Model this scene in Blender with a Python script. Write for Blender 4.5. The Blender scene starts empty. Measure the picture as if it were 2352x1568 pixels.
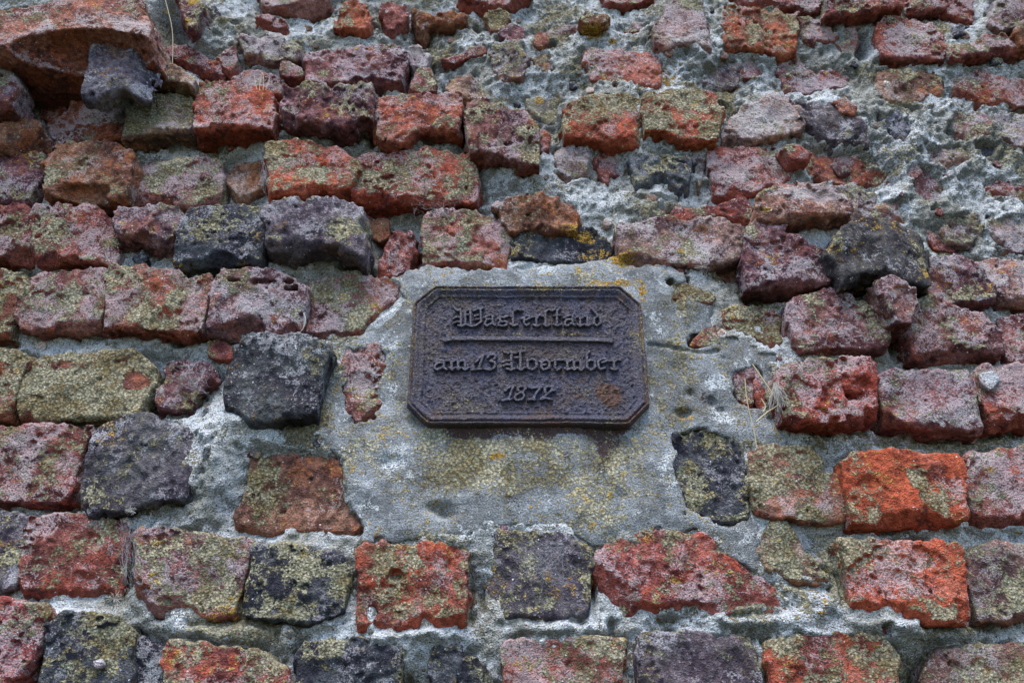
import bpy, math, random
import numpy as np
from mathutils import Matrix, Vector

# ------------------------------------------------------------------ camera, light, exposure
SC = bpy.context.scene
COL = SC.collection
W_OV, H_OV = 2352.0, 1568.0           # units in which the wall was surveyed
LENS = 28.0
F_OV = LENS / 36.0 * W_OV
PITCH, ROLL = math.radians(26.3), math.radians(0.8)
CAM_Z, CAM_D = 1.50, 0.95
cam = bpy.data.cameras.new('camera')
cam.lens = LENS; cam.sensor_width = 36.0
cam.clip_start = 0.02; cam.clip_end = 2000
cam.dof.use_dof = True; cam.dof.focus_distance = 0.99; cam.dof.aperture_fstop = 8.0
cam_o = bpy.data.objects.new('camera', cam); COL.objects.link(cam_o)
CAM_M = Matrix.Translation((0, -CAM_D, CAM_Z)) @ Matrix.Rotation(math.pi/2 + PITCH, 4, 'X') @ Matrix.Rotation(ROLL, 4, 'Z')
cam_o.matrix_world = CAM_M
SC.camera = cam_o

SUN_EL, SUN_AZ = math.radians(67), math.radians(196)   # azimuth clockwise from +Y (into the wall)
world = bpy.data.worlds.new('World'); SC.world = world; world.use_nodes = True
wn = world.node_tree.nodes; wl = world.node_tree.links
sky = wn.new('ShaderNodeTexSky'); sky.sky_type = 'NISHITA'; sky.sun_disc = False
sky.sun_elevation = SUN_EL; sky.sun_rotation = SUN_AZ
sky.air_density = 1.0; sky.dust_density = 0.6; sky.ozone_density = 2.0
wl.new(sky.outputs['Color'], wn['Background'].inputs['Color'])
wn['Background'].inputs['Strength'].default_value = 0.10
sun = bpy.data.lights.new('sun', 'SUN'); sun.energy = 1.5; sun.angle = math.radians(38); sun.color = (1.0, 0.985, 0.965)
sun_o = bpy.data.objects.new('sun', sun); COL.objects.link(sun_o)
sd = Vector((math.sin(SUN_AZ)*math.cos(SUN_EL), math.cos(SUN_AZ)*math.cos(SUN_EL), math.sin(SUN_EL)))
sun_o.rotation_euler = sd.to_track_quat('Z', 'Y').to_euler()
sun_o.location = sd * 10
vs = SC.view_settings
vs.view_transform = 'Standard'; vs.look = 'None'; vs.gamma = 1.0; vs.use_curve_mapping = False
vs.exposure = 1.85
SC.cycles.use_denoising = True
SC.cycles.max_bounces = 4; SC.cycles.diffuse_bounces = 2; SC.cycles.glossy_bounces = 1

# ------------------------------------------------------------------ survey point -> point on a plane parallel to the wall
def unproj(ox, oy, p=0.0):
    d = CAM_M.to_3x3() @ Vector(((ox - W_OV/2)/F_OV, (H_OV/2 - oy)/F_OV, -1.0))
    t = (CAM_D - p) / d.y
    return (d.x*t, CAM_Z + d.z*t)

def poly_world(s, p):
    return np.array([unproj(*map(float, q.split(',')), p) for q in s.split()], np.float64)

RNG = np.random.RandomState(7)
VOX = 0.0025
NV = 128
def fft_noise(shape, beta, kmin, kmax, seed, stretch=None):
    r = np.random.RandomState(seed)
    f = np.fft.rfftn(r.randn(*shape).astype(np.float32))
    ks = [np.fft.fftfreq(n)*n for n in shape[:-1]] + [np.fft.rfftfreq(shape[-1])*shape[-1]]
    st = stretch or [1.0]*len(shape)
    g = np.meshgrid(*ks, indexing='ij')
    k = np.sqrt(sum((a*s)**2 for a, s in zip(g, st))); k.flat[0] = 1e9
    amp = k**(-beta/2.0) * (k >= kmin) * (k <= kmax)
    o = np.fft.irfftn(f*amp, shape).astype(np.float32)
    return (o - o.mean())/o.std()
V_SMOOTH = fft_noise((NV,)*3, 4.6, 2, 40, 1)
V_ROUGH = fft_noise((NV,)*3, 3.7, 5, 64, 2)
V_L = [fft_noise((NV,)*3, 3.9, 3, 64, 60+i) for i in range(4)]
V_PIT = fft_noise((NV,)*3, 1.0, 12, 26, 3)
V_LAM = fft_noise((NV,)*3, 4.2, 4, 60, 4, (0.45, 1.0, 1.6))

def take(vol, n, off, flip=(0, 0, 0)):
    ii = []
    for m, o, fl in zip(n, off, flip):
        a = np.arange(m)
        if fl: a = -a
        ii.append((a + o) % NV)
    return vol[np.ix_(*ii)]

def poly_sdf(P, X, Z):
    """signed distance of grid points to a closed polygon, negative inside"""
    d2 = np.full(X.shape, 1e9); ins = np.zeros(X.shape, bool)
    n = len(P)
    for i in range(n):
        ax, az = P[i]; bx, bz = P[(i+1) % n]
        ex, ez = bx-ax, bz-az
        wx, wz = X-ax, Z-az
        t = np.clip((wx*ex + wz*ez)/(ex*ex + ez*ez + 1e-12), 0, 1)
        d2 = np.minimum(d2, (wx-ex*t)**2 + (wz-ez*t)**2)
        if abs(ez) > 1e-12:
            c = ((az > Z) != (bz > Z)) & (X < ex*(Z-az)/ez + ax)
            ins ^= c
    d = np.sqrt(d2)
    return np.where(ins, -d, d)

def surface_nets(f):
    """f[nx,ny,nz] -> vertices in index units, quads"""
    s = f < 0
    nx, ny, nz = f.shape
    c = [s[i:nx-1+i, j:ny-1+j, k:nz-1+k] for i in (0, 1) for j in (0, 1) for k in (0, 1)]
    cnt = sum(a.astype(np.int8) for a in c)
    act = (cnt > 0) & (cnt < 8)
    idx = np.full(act.shape, -1, np.int64)
    I, J, K = np.nonzero(act)
    idx[act] = np.arange(len(I))
    acc = np.zeros((len(I), 3)); w = np.zeros(len(I))
    cor = [(i, j, k) for i in (0, 1) for j in (0, 1) for k in (0, 1)]
    for a in cor:
        for ax in range(3):
            if a[ax]: continue
            b = list(a); b[ax] = 1
            fa = f[I+a[0], J+a[1], K+a[2]]; fb = f[I+b[0], J+b[1], K+b[2]]
            m = (fa < 0) != (fb < 0)
            t = np.where(m, fa/np.where(m, fa-fb, 1), 0)
            for q in range(3):
                acc[:, q] += np.where(m, (a[q] + (t if q == ax else 0)), 0)
            w += m
    V = acc/w[:, None] + np.stack([I, J, K], 1)
    Q = []
    for ax in range(3):
        sa = [slice(None)]*3; sb = [slice(None)]*3
        sa[ax] = slice(0, -1); sb[ax] = slice(1, None)
        ch = s[tuple(sa)] != s[tuple(sb)]
        o1, o2 = (ax+1) % 3, (ax+2) % 3
        sl = [slice(None)]*3; sl[o1] = slice(1, f.shape[o1]-1); sl[o2] = slice(1, f.shape[o2]-1)
        e = np.argwhere(ch[tuple(sl)])
        if not len(e): continue
        e[:, o1] += 1; e[:, o2] += 1
        inside = s[tuple(e.T)]
        u = np.zeros(3, int); u[o1] = 1; v = np.zeros(3, int); v[o2] = 1
        g = lambda q: idx[tuple(q.T)]
        q = np.stack([g(e-u-v), g(e-v), g(e), g(e-u)], 1)
        q[~inside] = q[~inside][:, ::-1]
        Q.append(q)
    Q = np.concatenate(Q) if Q else np.zeros((0, 4), int)
    return V, Q[(Q >= 0).all(1)]

def mesh_from(name, V, Q, attrs=None, smooth=True):
    me = bpy.data.meshes.new(name)
    V = np.asarray(V, np.float32); Q = np.asarray(Q, np.int32)
    k = Q.shape[1]
    me.vertices.add(len(V)); me.vertices.foreach_set('co', V.ravel())
    me.loops.add(Q.size); me.loops.foreach_set('vertex_index', Q.ravel())
    me.polygons.add(len(Q)); me.polygons.foreach_set('loop_start', np.arange(0, Q.size, k, dtype=np.int32))
    me.polygons.foreach_set('use_smooth', np.full(len(Q), smooth))
    for n, a in (attrs or {}).items():
        a = np.asarray(a, np.float32)
        if a.ndim == 1:
            at = me.attributes.new(n, 'FLOAT', 'POINT'); at.data.foreach_set('value', a)
        else:
            if a.shape[1] == 3: a = np.concatenate([a, np.ones((len(a), 1), np.float32)], 1)
            at = me.attributes.new(n, 'FLOAT_COLOR', 'POINT'); at.data.foreach_set('color', a.ravel())
    me.update()
    return me

def add(name, me, mat=None, parent=None, loc=(0, 0, 0)):
    o = bpy.data.objects.new(name, me); COL.objects.link(o)
    o.location = loc
    if mat and me and not me.materials: me.materials.append(mat)
    if parent: o.parent = parent
    return o

def tag(o, label, cat, group=None, kind=None):
    if label: o['label'] = label
    if cat: o['category'] = cat
    if group: o['group'] = group
    if kind: o['kind'] = kind
    return o

# ------------------------------------------------------------------ materials
def low3(V, x0, vox, off):
    """four broad noises read from the volumes at the vertices"""
    q = (np.round((V-np.asarray(x0))/vox).astype(int))
    return np.stack([V_L[i][(q[:, 0]+off[0]+i*17) % NV, (q[:, 1]+off[1]) % NV, (q[:, 2]+off[2]+i*29) % NV] for i in range(4)], 1)

class NT:
    def __init__(s, name):
        s.m = bpy.data.materials.new(name); s.m.use_nodes = True
        s.t = s.m.node_tree; s.n = s.t.nodes; s.l = s.t.links
        s.bsdf = s.n['Principled BSDF']
        tc = s.n.new('ShaderNodeTexCoord'); oi = s.n.new('ShaderNodeObjectInfo')
        s.geo = s.n.new('ShaderNodeNewGeometry')
        v = s.n.new('ShaderNodeVectorMath'); v.operation = 'MULTIPLY_ADD'
        s.l.new(oi.outputs['Random'], v.inputs[0]); v.inputs[1].default_value = (37.1, 53.7, 71.3)
        s.l.new(tc.outputs['Object'], v.inputs[2])
        s.co = v.outputs[0]
    def _in(s, sock, v):
        if isinstance(v, bpy.types.NodeSocket): s.l.new(v, sock)
        elif isinstance(v, (tuple, list)): sock.default_value = (*v, 1.0) if len(sock.default_value) == 4 and len(v) == 3 else v
        else: sock.default_value = v
    def math(s, op, a, b=0.0, c=None, clamp=False):
        n = s.n.new('ShaderNodeMath'); n.operation = op; n.use_clamp = clamp
        s._in(n.inputs[0], a); s._in(n.inputs[1], b)
        if c is not None: s._in(n.inputs[2], c)
        return n.outputs[0]
    def noise(s, scale, detail=4, rough=0.6, dist=0.0, off=0.0, stretch=None):
        n = s.n.new('ShaderNodeTexNoise'); n.inputs['Scale'].default_value = scale
        n.inputs['Detail'].default_value = detail; n.inputs['Roughness'].default_value = rough; n.inputs['Distortion'].default_value = dist
        mp = s.n.new('ShaderNodeMapping'); s.l.new(s.co, mp.inputs[0]); mp.inputs['Location'].default_value = (off, off*1.7, off*0.6)
        if stretch: mp.inputs['Scale'].default_value = stretch
        s.l.new(mp.outputs[0], n.inputs['Vector'])
        return n.outputs['Fac']
    def voronoi(s, scale, feature='F1', out='Distance', rnd=1.0, off=0.0):
        n = s.n.new('ShaderNodeTexVoronoi'); n.feature = feature; n.inputs['Scale'].default_value = scale; n.inputs['Randomness'].default_value = rnd
        mp = s.n.new('ShaderNodeMapping'); s.l.new(s.co, mp.inputs[0]); mp.inputs['Location'].default_value = (off, off*1.7, off*0.6)
        s.l.new(mp.outputs[0], n.inputs['Vector'])
        return n.outputs[out]
    def attr(s, name):
        n = s.n.new('ShaderNodeAttribute'); n.attribute_name = name
        return n
    def sep(s, c):
        n = s.n.new('ShaderNodeSeparateColor'); s.l.new(c, n.inputs[0]); return n.outputs
    def mix(s, f, a, b, mode='MIX'):
        n = s.n.new('ShaderNodeMix'); n.data_type = 'RGBA'; n.blend_type = mode
        s._in(n.inputs[0], f); s._in(n.inputs[6], a); s._in(n.inputs[7], b)
        return n.outputs[2]
    def step(s, v, lo, hi, out0=0.0, out1=1.0, smooth=True):
        n = s.n.new('ShaderNodeMapRange'); n.interpolation_type = 'SMOOTHSTEP' if smooth else 'LINEAR'
        s._in(n.inputs['Value'], v); s._in(n.inputs['From Min'], lo); s._in(n.inputs['From Max'], hi)
        n.inputs['To Min'].default_value = out0; n.inputs['To Max'].default_value = out1
        return n.outputs[0]
    def cover(s, amount, n, soft=0.05):
        """share 'amount' (0..1) of the surface whose noise is highest"""
        t = s.math('MULTIPLY_ADD', amount, -0.62, 0.80)
        return s.step(n, s.math('SUBTRACT', t, soft), s.math('ADD', t, soft))
    def wsum(s, *pairs):
        o = None
        for v, w in pairs:
            o = s.math('MULTIPLY', v, w) if o is None else s.math('MULTIPLY_ADD', v, w, o)
        return o
    def gray(s, v):
        n = s.n.new('ShaderNodeCombineColor')
        for i in range(3): s.l.new(v, n.inputs[i])
        return n.outputs[0]
    def nz(s):
        n = s.n.new('ShaderNodeSeparateXYZ'); s.l.new(s.geo.outputs['Normal'], n.inputs[0]); return n.outputs['Z']
    def finish(s, col, rough, height, dist=0.002, strength=1.0, spec=0.25):
        b = s.n.new('ShaderNodeBump'); b.inputs['Distance'].default_value = dist; b.inputs['Strength'].default_value = strength
        s._in(b.inputs['Height'], height)
        s._in(s.bsdf.inputs['Base Color'], col); s._in(s.bsdf.inputs['Roughness'], rough)
        s.bsdf.inputs['Specular IOR Level'].default_value = spec
        s.l.new(b.outputs[0], s.bsdf.inputs['Normal'])
        return s.m

def lows(t):
    n = t.attr('lo'); o = t.sep(n.outputs['Color'])
    return o[0], o[1], o[2], n.outputs['Alpha']
def std(t, fac, k=9.0):
    return t.math('MULTIPLY_ADD', fac, k, -.5*k)
def cov(t, amount, n, soft=.25):
    """share 'amount' of the surface where a unit-variance noise is highest"""
    th = t.math('MULTIPLY_ADD', amount, -3.3, 1.65)
    return t.step(t.math('SUBTRACT', n, th), -soft, soft)

def crust(t, base, h, lich, gold, l1, l2, m, f, vor, w=(.78, .46, .46), tint=1.0):
    """olive crustose lichen and orange lichen over a base colour; returns colour, height"""
    lm = cov(t, lich, t.wsum((l1, w[0]), (m, w[1]), (f, w[2])), .16)
    lc = t.mix(t.step(l2, -.8, .8), (0.23, 0.18, 0.085), (0.37, 0.33, 0.215))
    if tint != 1.0: lc = t.mix(1.0, lc, (1.18, 1.14, 1.12), 'MULTIPLY')
    lc = t.mix(t.step(m, .2, 1.4), lc, (0.25, 0.25, 0.165))
    lc = t.mix(1.0, lc, t.gray(t.step(vor, .15, .75, 1.25, .45)), 'MULTIPLY')
    c = t.mix(t.math('MULTIPLY', lm, 0.92), base, lc)
    gm = cov(t, gold, t.wsum((l2, .45), (m, .6), (f, .6)), .2)
    gc = t.mix(t.step(f, -.8, .9), (0.22, 0.10, 0.016), (0.46, 0.28, 0.06))
    c = t.mix(gm, c, gc)
    gr = t.math('SUBTRACT', 1.25, vor)
    h = t.math('MULTIPLY_ADD', t.math('MAXIMUM', lm, gm), t.math('MULTIPLY', gr, .75), h)
    return c, h

def mat_brick():
    t = NT('weathered_brick')
    col = t.attr('col').outputs['Color']
    mk = t.attr('mk'); lich, pale, fresh = t.sep(mk.outputs['Color'])[0:3]; gold = mk.outputs['Alpha']
    lA, lB, lC, lD = lows(t)
    nz = t.nz(); down = t.step(nz, -0.15, -0.65); up = t.step(nz, 0.1, 0.8)
    m = std(t, t.noise(150, 2, .6, 0, 0)); f = std(t, t.noise(430, 2, .7, 0, 11)); f2 = std(t, t.noise(620, 1, .6, 0, 23), 7)
    vn = t.n.new('ShaderNodeTexVoronoi'); vn.inputs['Scale'].default_value = 300; t.l.new(t.co, vn.inputs['Vector'])
    vor = vn.outputs['Distance']; vc = t.sep(vn.outputs['Color'])
    c = t.mix(t.step(lA, -1.2, 1.2), t.mix(1.0, col, (0.58, 0.52, 0.58), 'MULTIPLY'), t.mix(1.0, col, (1.22, 1.22, 1.15), 'MULTIPLY'))
    c = t.mix(1.0, c, t.gray(t.step(m, -1.6, 1.6, .62, 1.32)), 'MULTIPLY')
    fcol = t.mix(1.0, col, (1.22, 0.82, 0.60), 'MULTIPLY')
    fm = cov(t, t.wsum((fresh, 1.0), (down, .22)), t.wsum((lB, .8), (m, .6)), .4)
    c = t.mix(t.math('MULTIPLY', fm, .75), c, t.mix(1.0, fcol, t.gray(t.step(m, -1.6, 1.6, .7, 1.2)), 'MULTIPLY'))
    pa = t.wsum((pale, .90), (down, -.75), (up, .10), (fm, -.18))
    pm = cov(t, pa, t.wsum((lC, .58), (m, .45), (f, .68)), .42)
    pc = t.mix(t.step(lD, -1, 1), (0.38, 0.335, 0.345), (0.50, 0.49, 0.49))
    pc = t.mix(.34, pc, t.mix(1.0, col, (1.25, 1.5, 1.6), 'MULTIPLY'))
    c = t.mix(t.math('MULTIPLY', pm, .85), c, pc)
    la = t.wsum((lich, .92), (down, -.70), (up, .14))
    h0 = t.wsum((m, .15), (f, .17), (f2, .06))
    c, h = crust(t, c, h0, la, gold, lD, lB, m, f, vor)
    c = t.mix(1.0, c, t.gray(t.step(f2, -1.8, 1.8, .70, 1.30)), 'MULTIPLY')
    grain = t.step(vor, .32, .22)
    c = t.mix(t.math('MULTIPLY', grain, t.step(vc[0], .965, .975)), c, (0.03, 0.027, 0.03))
    c = t.mix(t.math('MULTIPLY', grain, t.step(vc[1], .975, .985)), c, (0.62, 0.60, 0.58))
    return t.finish(c, .92, h, .0024, 1.0, .15)

def mat_mortar():
    t = NT('lime_mortar')
    mk = t.attr('mk'); lich, white, dirt_shade = t.sep(mk.outputs['Color'])[0:3]; gold = mk.outputs['Alpha']
    lA, lB, lC, lD = lows(t)
    nz = t.nz(); down = t.step(nz, -0.1, -0.7); up = t.step(nz, 0.1, 0.8)
    m = std(t, t.noise(120, 3, .65, 0, 0)); f = std(t, t.noise(380, 2, .7, 0, 11)); f2 = std(t, t.noise(650, 1, .6, 0, 23), 7)
    vn = t.n.new('ShaderNodeTexVoronoi'); vn.inputs['Scale'].default_value = 230; t.l.new(t.co, vn.inputs['Vector'])
    vor = vn.outputs['Distance']; vc = t.sep(vn.outputs['Color'])
    c = t.mix(t.step(lA, -1, 1), (0.345, 0.325, 0.275), (0.53, 0.53, 0.53))
    wm = cov(t, t.wsum((white, 1.0), (up, .12), (down, -.3)), t.wsum((lB, .6), (m, .55), (f, .5)), .35)
    c = t.mix(t.math('MULTIPLY', wm, .65), c, (0.64, 0.66, 0.67))
    dm = cov(t, t.wsum((dirt_shade, 1.0), (down, .35), (up, -.1)), t.wsum((lC, .6), (m, .5), (f, .5)), .4)  # grime and painted hollow shade share this mask, stronger on downward faces
    c = t.mix(t.math('MULTIPLY', dm, .7), c, (0.165, 0.158, 0.130))
    c, h = crust(t, c, t.wsum((m, .26), (f, .24), (f2, .10)), t.wsum((lich, 1.0), (down, -.35)), gold, lD, lA, m, f, vor)
    c = t.mix(1.0, c, t.gray(t.step(f2, -1.8, 1.8, .60, 1.38)), 'MULTIPLY')
    grain = t.step(vor, .34, .24)
    c = t.mix(t.math('MULTIPLY', grain, t.step(vc[0], .93, .95)), c, (0.08, 0.085, 0.10))
    c = t.mix(t.math('MULTIPLY', grain, t.step(vc[1], .985, .99)), c, (0.24, 0.06, 0.04))
    return t.finish(c, .95, h, .0030, 1.0, .12)

def mat_cement():
    t = NT('grey_cement')
    mk = t.attr('mk'); lich, white, rust = t.sep(mk.outputs['Color'])[0:3]; gold = mk.outputs['Alpha']
    lA, lB, lC, lD = lows(t)
    m = std(t, t.noise(140, 3, .62, 0, 0)); f = std(t, t.noise(420, 2, .7, 0, 11)); f2 = std(t, t.noise(700, 1, .6, 0, 23), 7)
    vn = t.n.new('ShaderNodeTexVoronoi'); vn.inputs['Scale'].default_value = 260; t.l.new(t.co, vn.inputs['Vector'])
    vor = vn.outputs['Distance']; vc = t.sep(vn.outputs['Color'])
    c = t.mix(t.step(lA, -1.2, 1.2), (0.175, 0.175, 0.172), (0.285, 0.292, 0.298))
    c = t.mix(1.0, c, t.gray(t.step(m, -1.6, 1.6, .84, 1.12)), 'MULTIPLY')
    wm = cov(t, white, t.wsum((lB, .45), (m, .65), (f, .60)), .14)
    c = t.mix(t.math('MULTIPLY', wm, .85), c, (0.58, 0.59, 0.585))
    rm = cov(t, rust, t.wsum((lC, .55), (m, .5), (f, .55)), .2)
    c = t.mix(t.math('MULTIPLY', rm, .9), c, (0.050, 0.020, 0.016))
    c, h = crust(t, c, t.wsum((m, .05), (f, .12), (f2, .10)), t.math('MULTIPLY_ADD', rm, -.22, lich), gold, lD, lA, m, f, vor, (.48, .55, .62), 1.2)
    c = t.mix(1.0, c, t.gray(t.step(f2, -1.8, 1.8, .58, 1.40)), 'MULTIPLY')
    grain = t.step(vor, .34, .24)
    c = t.mix(t.math('MULTIPLY', grain, t.step(vc[1], .975, .985)), c, (0.6, 0.6, 0.58))
    c = t.mix(t.math('MULTIPLY', grain, t.step(vc[0], .97, .98)), c, (0.07, 0.07, 0.075))
    return t.finish(c, .93, h, .0020, 1.0, .15)

def mat_iron():
    t = NT('rusted_cast_iron')
    mk = t.attr('mk'); gold, rust, worn = t.sep(mk.outputs['Color'])[0:3]
    lA, lB, lC, lD = lows(t)
    m = std(t, t.noise(200, 3, .68, 0, 0)); f = std(t, t.noise(480, 2, .72, 0, 11))
    c = t.mix(t.step(lA, -1, 1), (0.054, 0.038, 0.046), (0.052, 0.047, 0.080))
    c = t.mix(t.step(m, 0, 1.4), c, (0.078, 0.070, 0.110))
    c = t.mix(t.step(t.wsum((lB, .7), (m, -.6)), .5, 1.5, 0, .85), c, (0.088, 0.048, 0.036))
    c = t.mix(t.step(t.wsum((lC, .5), (f, .8)), 1.0, 1.7, 0, .7), c, (0.13, 0.12, 0.085))
    c = t.mix(1.0, c, t.gray(t.step(f, -1.6, 1.6, .5, 1.45)), 'MULTIPLY')
    c = t.mix(t.math('MULTIPLY', worn, .45), c, (0.125, 0.115, 0.150))
    rm = cov(t, rust, t.wsum((lD, .4), (m, .7)), .4)
    c = t.mix(t.math('MULTIPLY', rm, .9), c, (0.095, 0.034, 0.016))
    gm = cov(t, gold, t.wsum((lC, .4), (m, .6), (f, .65)), .2)
    c = t.mix(gm, c, t.mix(t.step(f, -.5, 1), (0.20, 0.13, 0.025), (0.36, 0.27, 0.09)))
    h = t.wsum((m, .24), (f, .22), (gm, .3))
    rough = t.step(m, -1.5, 1.5, .62, .42)
    return t.finish(c, rough, h, .0022, 1.0, .5)

def mat_plain(name, c1, c2, scale, rough=.9, bump=.001):
    t = NT(name)
    n = t.noise(scale, 5, .65)
    return t.finish(t.mix(t.step(n, .35, .65), c1, c2), rough, n, bump)

def mat_fibre(name, c):
    m = bpy.data.materials.new(name); m.use_nodes = True
    b = m.node_tree.nodes['Principled BSDF']
    nz = m.node_tree.nodes.new('ShaderNodeTexNoise'); nz.inputs['Scale'].default_value = 90
    mx = m.node_tree.nodes.new('ShaderNodeMix'); mx.data_type = 'RGBA'
    mx.inputs[6].default_value = (*[k*.75 for k in c], 1); mx.inputs[7].default_value = (*c, 1)
    m.node_tree.links.new(nz.outputs['Fac'], mx.inputs[0]); m.node_tree.links.new(mx.outputs[2], b.inputs['Base Color'])
    b.inputs['Roughness'].default_value = .7
    return m

M_BRICK, M_MORTAR, M_CEMENT, M_IRON = mat_brick(), mat_mortar(), mat_cement(), mat_iron()

# ------------------------------------------------------------------ lichen, stains and painted hollow shade that have a place of their own: x, y, rx, ry, amount
def splats(text):
    o = []
    for ln in text.split(';'):
        if not ln.strip(): continue
        x, y, rx, ry, a = map(float, ln.split(','))
        cx, cz = unproj(x, y, .03); ex, _ = unproj(x+rx, y, .03); _, ez = unproj(x, y-ry, .03)
        o.append((cx, cz, ex-cx, ez-cz, a))
    return o
def apply_splats(sp, X, Z, base):
    r = np.array(np.broadcast_to(base, X.shape), np.float32).copy()
    for cx, cz, rx, rz, a in sp:
        q = ((X-cx)/rx)**2 + ((Z-cz)/rz)**2
        m = q < 6
        r[m] += (a*np.exp(-q[m]**1.3)).astype(np.float32)
    return r
GOLD = splats('''1455,622,34,22,.42;1476,680,9,30,.62;1440,652,40,8,.42;1390,652,40,10,.45;1350,540,34,20,.75;1390,575,30,14,.7;1300,525,26,12,.5;
1345,580,20,16,.6;1420,598,20,12,.7;1180,572,20,18,.35;1100,608,34,9,.55;1115,655,25,7,.5;1012,648,30,6,.2;1460,532,12,7,.5;1525,545,16,8,.45;1560,580,14,10,.4;1450,590,40,12,.4;
1560,540,8,8,.4;1625,528,12,6,.4;1750,508,22,8,.5;470,178,36,12,.8;520,186,30,8,.6;455,205,14,14,.4;430,240,12,10,.45;450,25,12,18,.6;440,70,18,12,.6;
1360,68,40,10,.7;1410,88,14,10,.6;1245,95,12,14,.4;1350,215,14,10,.3;1200,120,10,8,.4;1240,210,14,10,.35;1065,68,10,6,.5;1130,85,12,8,.5;1150,240,14,10,.6;945,240,14,10,.5;
815,112,16,5,.6;1125,185,10,28,.3;1055,160,20,12,.3;1420,130,14,20,.3;1540,175,30,22,.35;1125,1050,12,6,.5;1020,1112,10,10,.6;1145,1048,14,8,.5;
1500,1295,14,14,.7;1545,1330,16,12,.5;1480,1235,40,10,.5;1400,1250,30,10,.3;920,1255,34,7,.6;1160,1225,40,6,.3;1570,958,22,9,.6;1560,975,24,8,.4;
1665,860,10,14,.25;1440,1320,6,6,.3;2270,1080,14,10,.35;2330,660,20,12,.5;2010,165,14,10,.2;980,620,14,6,.2;1545,850,12,8,.25''')
LICH = splats('''1200,1020,150,24,.36;1100,1060,120,60,.38;1330,1050,120,70,.33;1250,1120,180,60,.25;1010,1000,50,36,.38;990,1110,90,60,.22;1480,1150,60,60,.18;
1580,820,50,30,.30;1520,900,40,40,.10;930,700,25,50,.25;905,735,40,30,.2;860,960,40,30,.15;830,1050,60,40,.12;750,960,30,30,.25;
1500,1230,60,20,.3;1900,1255,40,60,.6;1950,1330,24,90,.6;250,1240,50,60,.5;270,1320,22,60,.4;450,1380,120,30,.4;640,205,60,10,.2;
330,260,40,40,.3;480,420,60,50,.3;640,360,30,40,.4;1080,400,22,50,.4;830,410,24,40,.3;980,560,22,60,.3;300,730,60,22,.3;
1860,690,30,60,.45;2230,815,60,14,.3;1100,160,50,50,.1;1400,250,60,40,.35;1560,240,70,40,.4;1180,290,40,60,.2;1840,1090,80,60,.1;310,868,36,22,-1.3;290,880,22,10,-.8;120,832,50,12,-1.0;235,812,20,8,-.6;210,830,16,10,-.5''')
WHITE = splats('''1850,468,90,16,1.1;2275,870,18,18,.9;2265,1055,40,22,.9;840,880,45,22,.25;960,690,16,20,.5;1030,675,30,14,.5;965,655,20,12,.3;1255,620,30,10,.6;1195,605,40,8,.3;
1525,645,20,14,.5;1560,720,14,18,.5;1515,760,14,10,.5;1560,950,18,10,.4;1675,965,36,14,.7;1480,990,24,14,.4;910,800,14,24,.4;905,880,14,14,.4;880,1060,40,30,.3;950,1090,20,14,.4;
1420,900,18,10,0;1160,1020,20,8,.4;1280,1012,20,10,.5;2215,905,20,20,.0;555,560,16,14,.0;2250,690,12,8,.6;2235,640,14,8,.4;2210,715,50,10,.4;
90,1120,10,30,.5;560,1500,10,10,.5;1545,1110,20,14,.3''')
RUST = splats('''1080,990,55,20,.9;1200,984,60,14,.8;1330,985,110,14,1.0;1395,1010,36,34,.85;1390,1060,14,34,.5;1045,990,24,16,.6;1150,998,90,16,.5;1245,1000,60,18,.5;1210,978,260,9,.6;1300,1040,14,30,.4''')
FRESH = splats('''160,1330,70,40,.8;130,1345,40,24,.5;1960,890,50,34,1.0;2000,860,24,60,.4;1610,300,50,24,.7;1440,310,30,30,.6;700,420,40,24,.5;2090,1160,120,36,.6;2030,1110,50,60,.5;
2080,1400,120,24,.9;2200,1290,30,40,.5;930,1320,50,60,.5;1290,275,14,30,.5;1680,40,10,60,.5;1860,860,20,10,.2;300,870,30,30,0;1560,500,24,20,.4''')
DIRT_SHADE = splats('''1250,265,50,40,.7;380,30,60,50,1.3;60,6,80,16,1.0;130,230,90,30,.6;1060,40,100,30,.3;620,40,60,30,.3;900,560,30,60,-.3;930,560,60,80,-.5;720,600,60,20,-.6;1500,430,120,40,-.3;
300,210,60,30,.5;230,225,80,24,.4;1100,430,40,60,.3;2080,210,60,50,.3;2150,320,120,80,.15;1900,130,80,50,.3''')  # mortar grime, and shade painted into the hollows towards the top left

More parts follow.
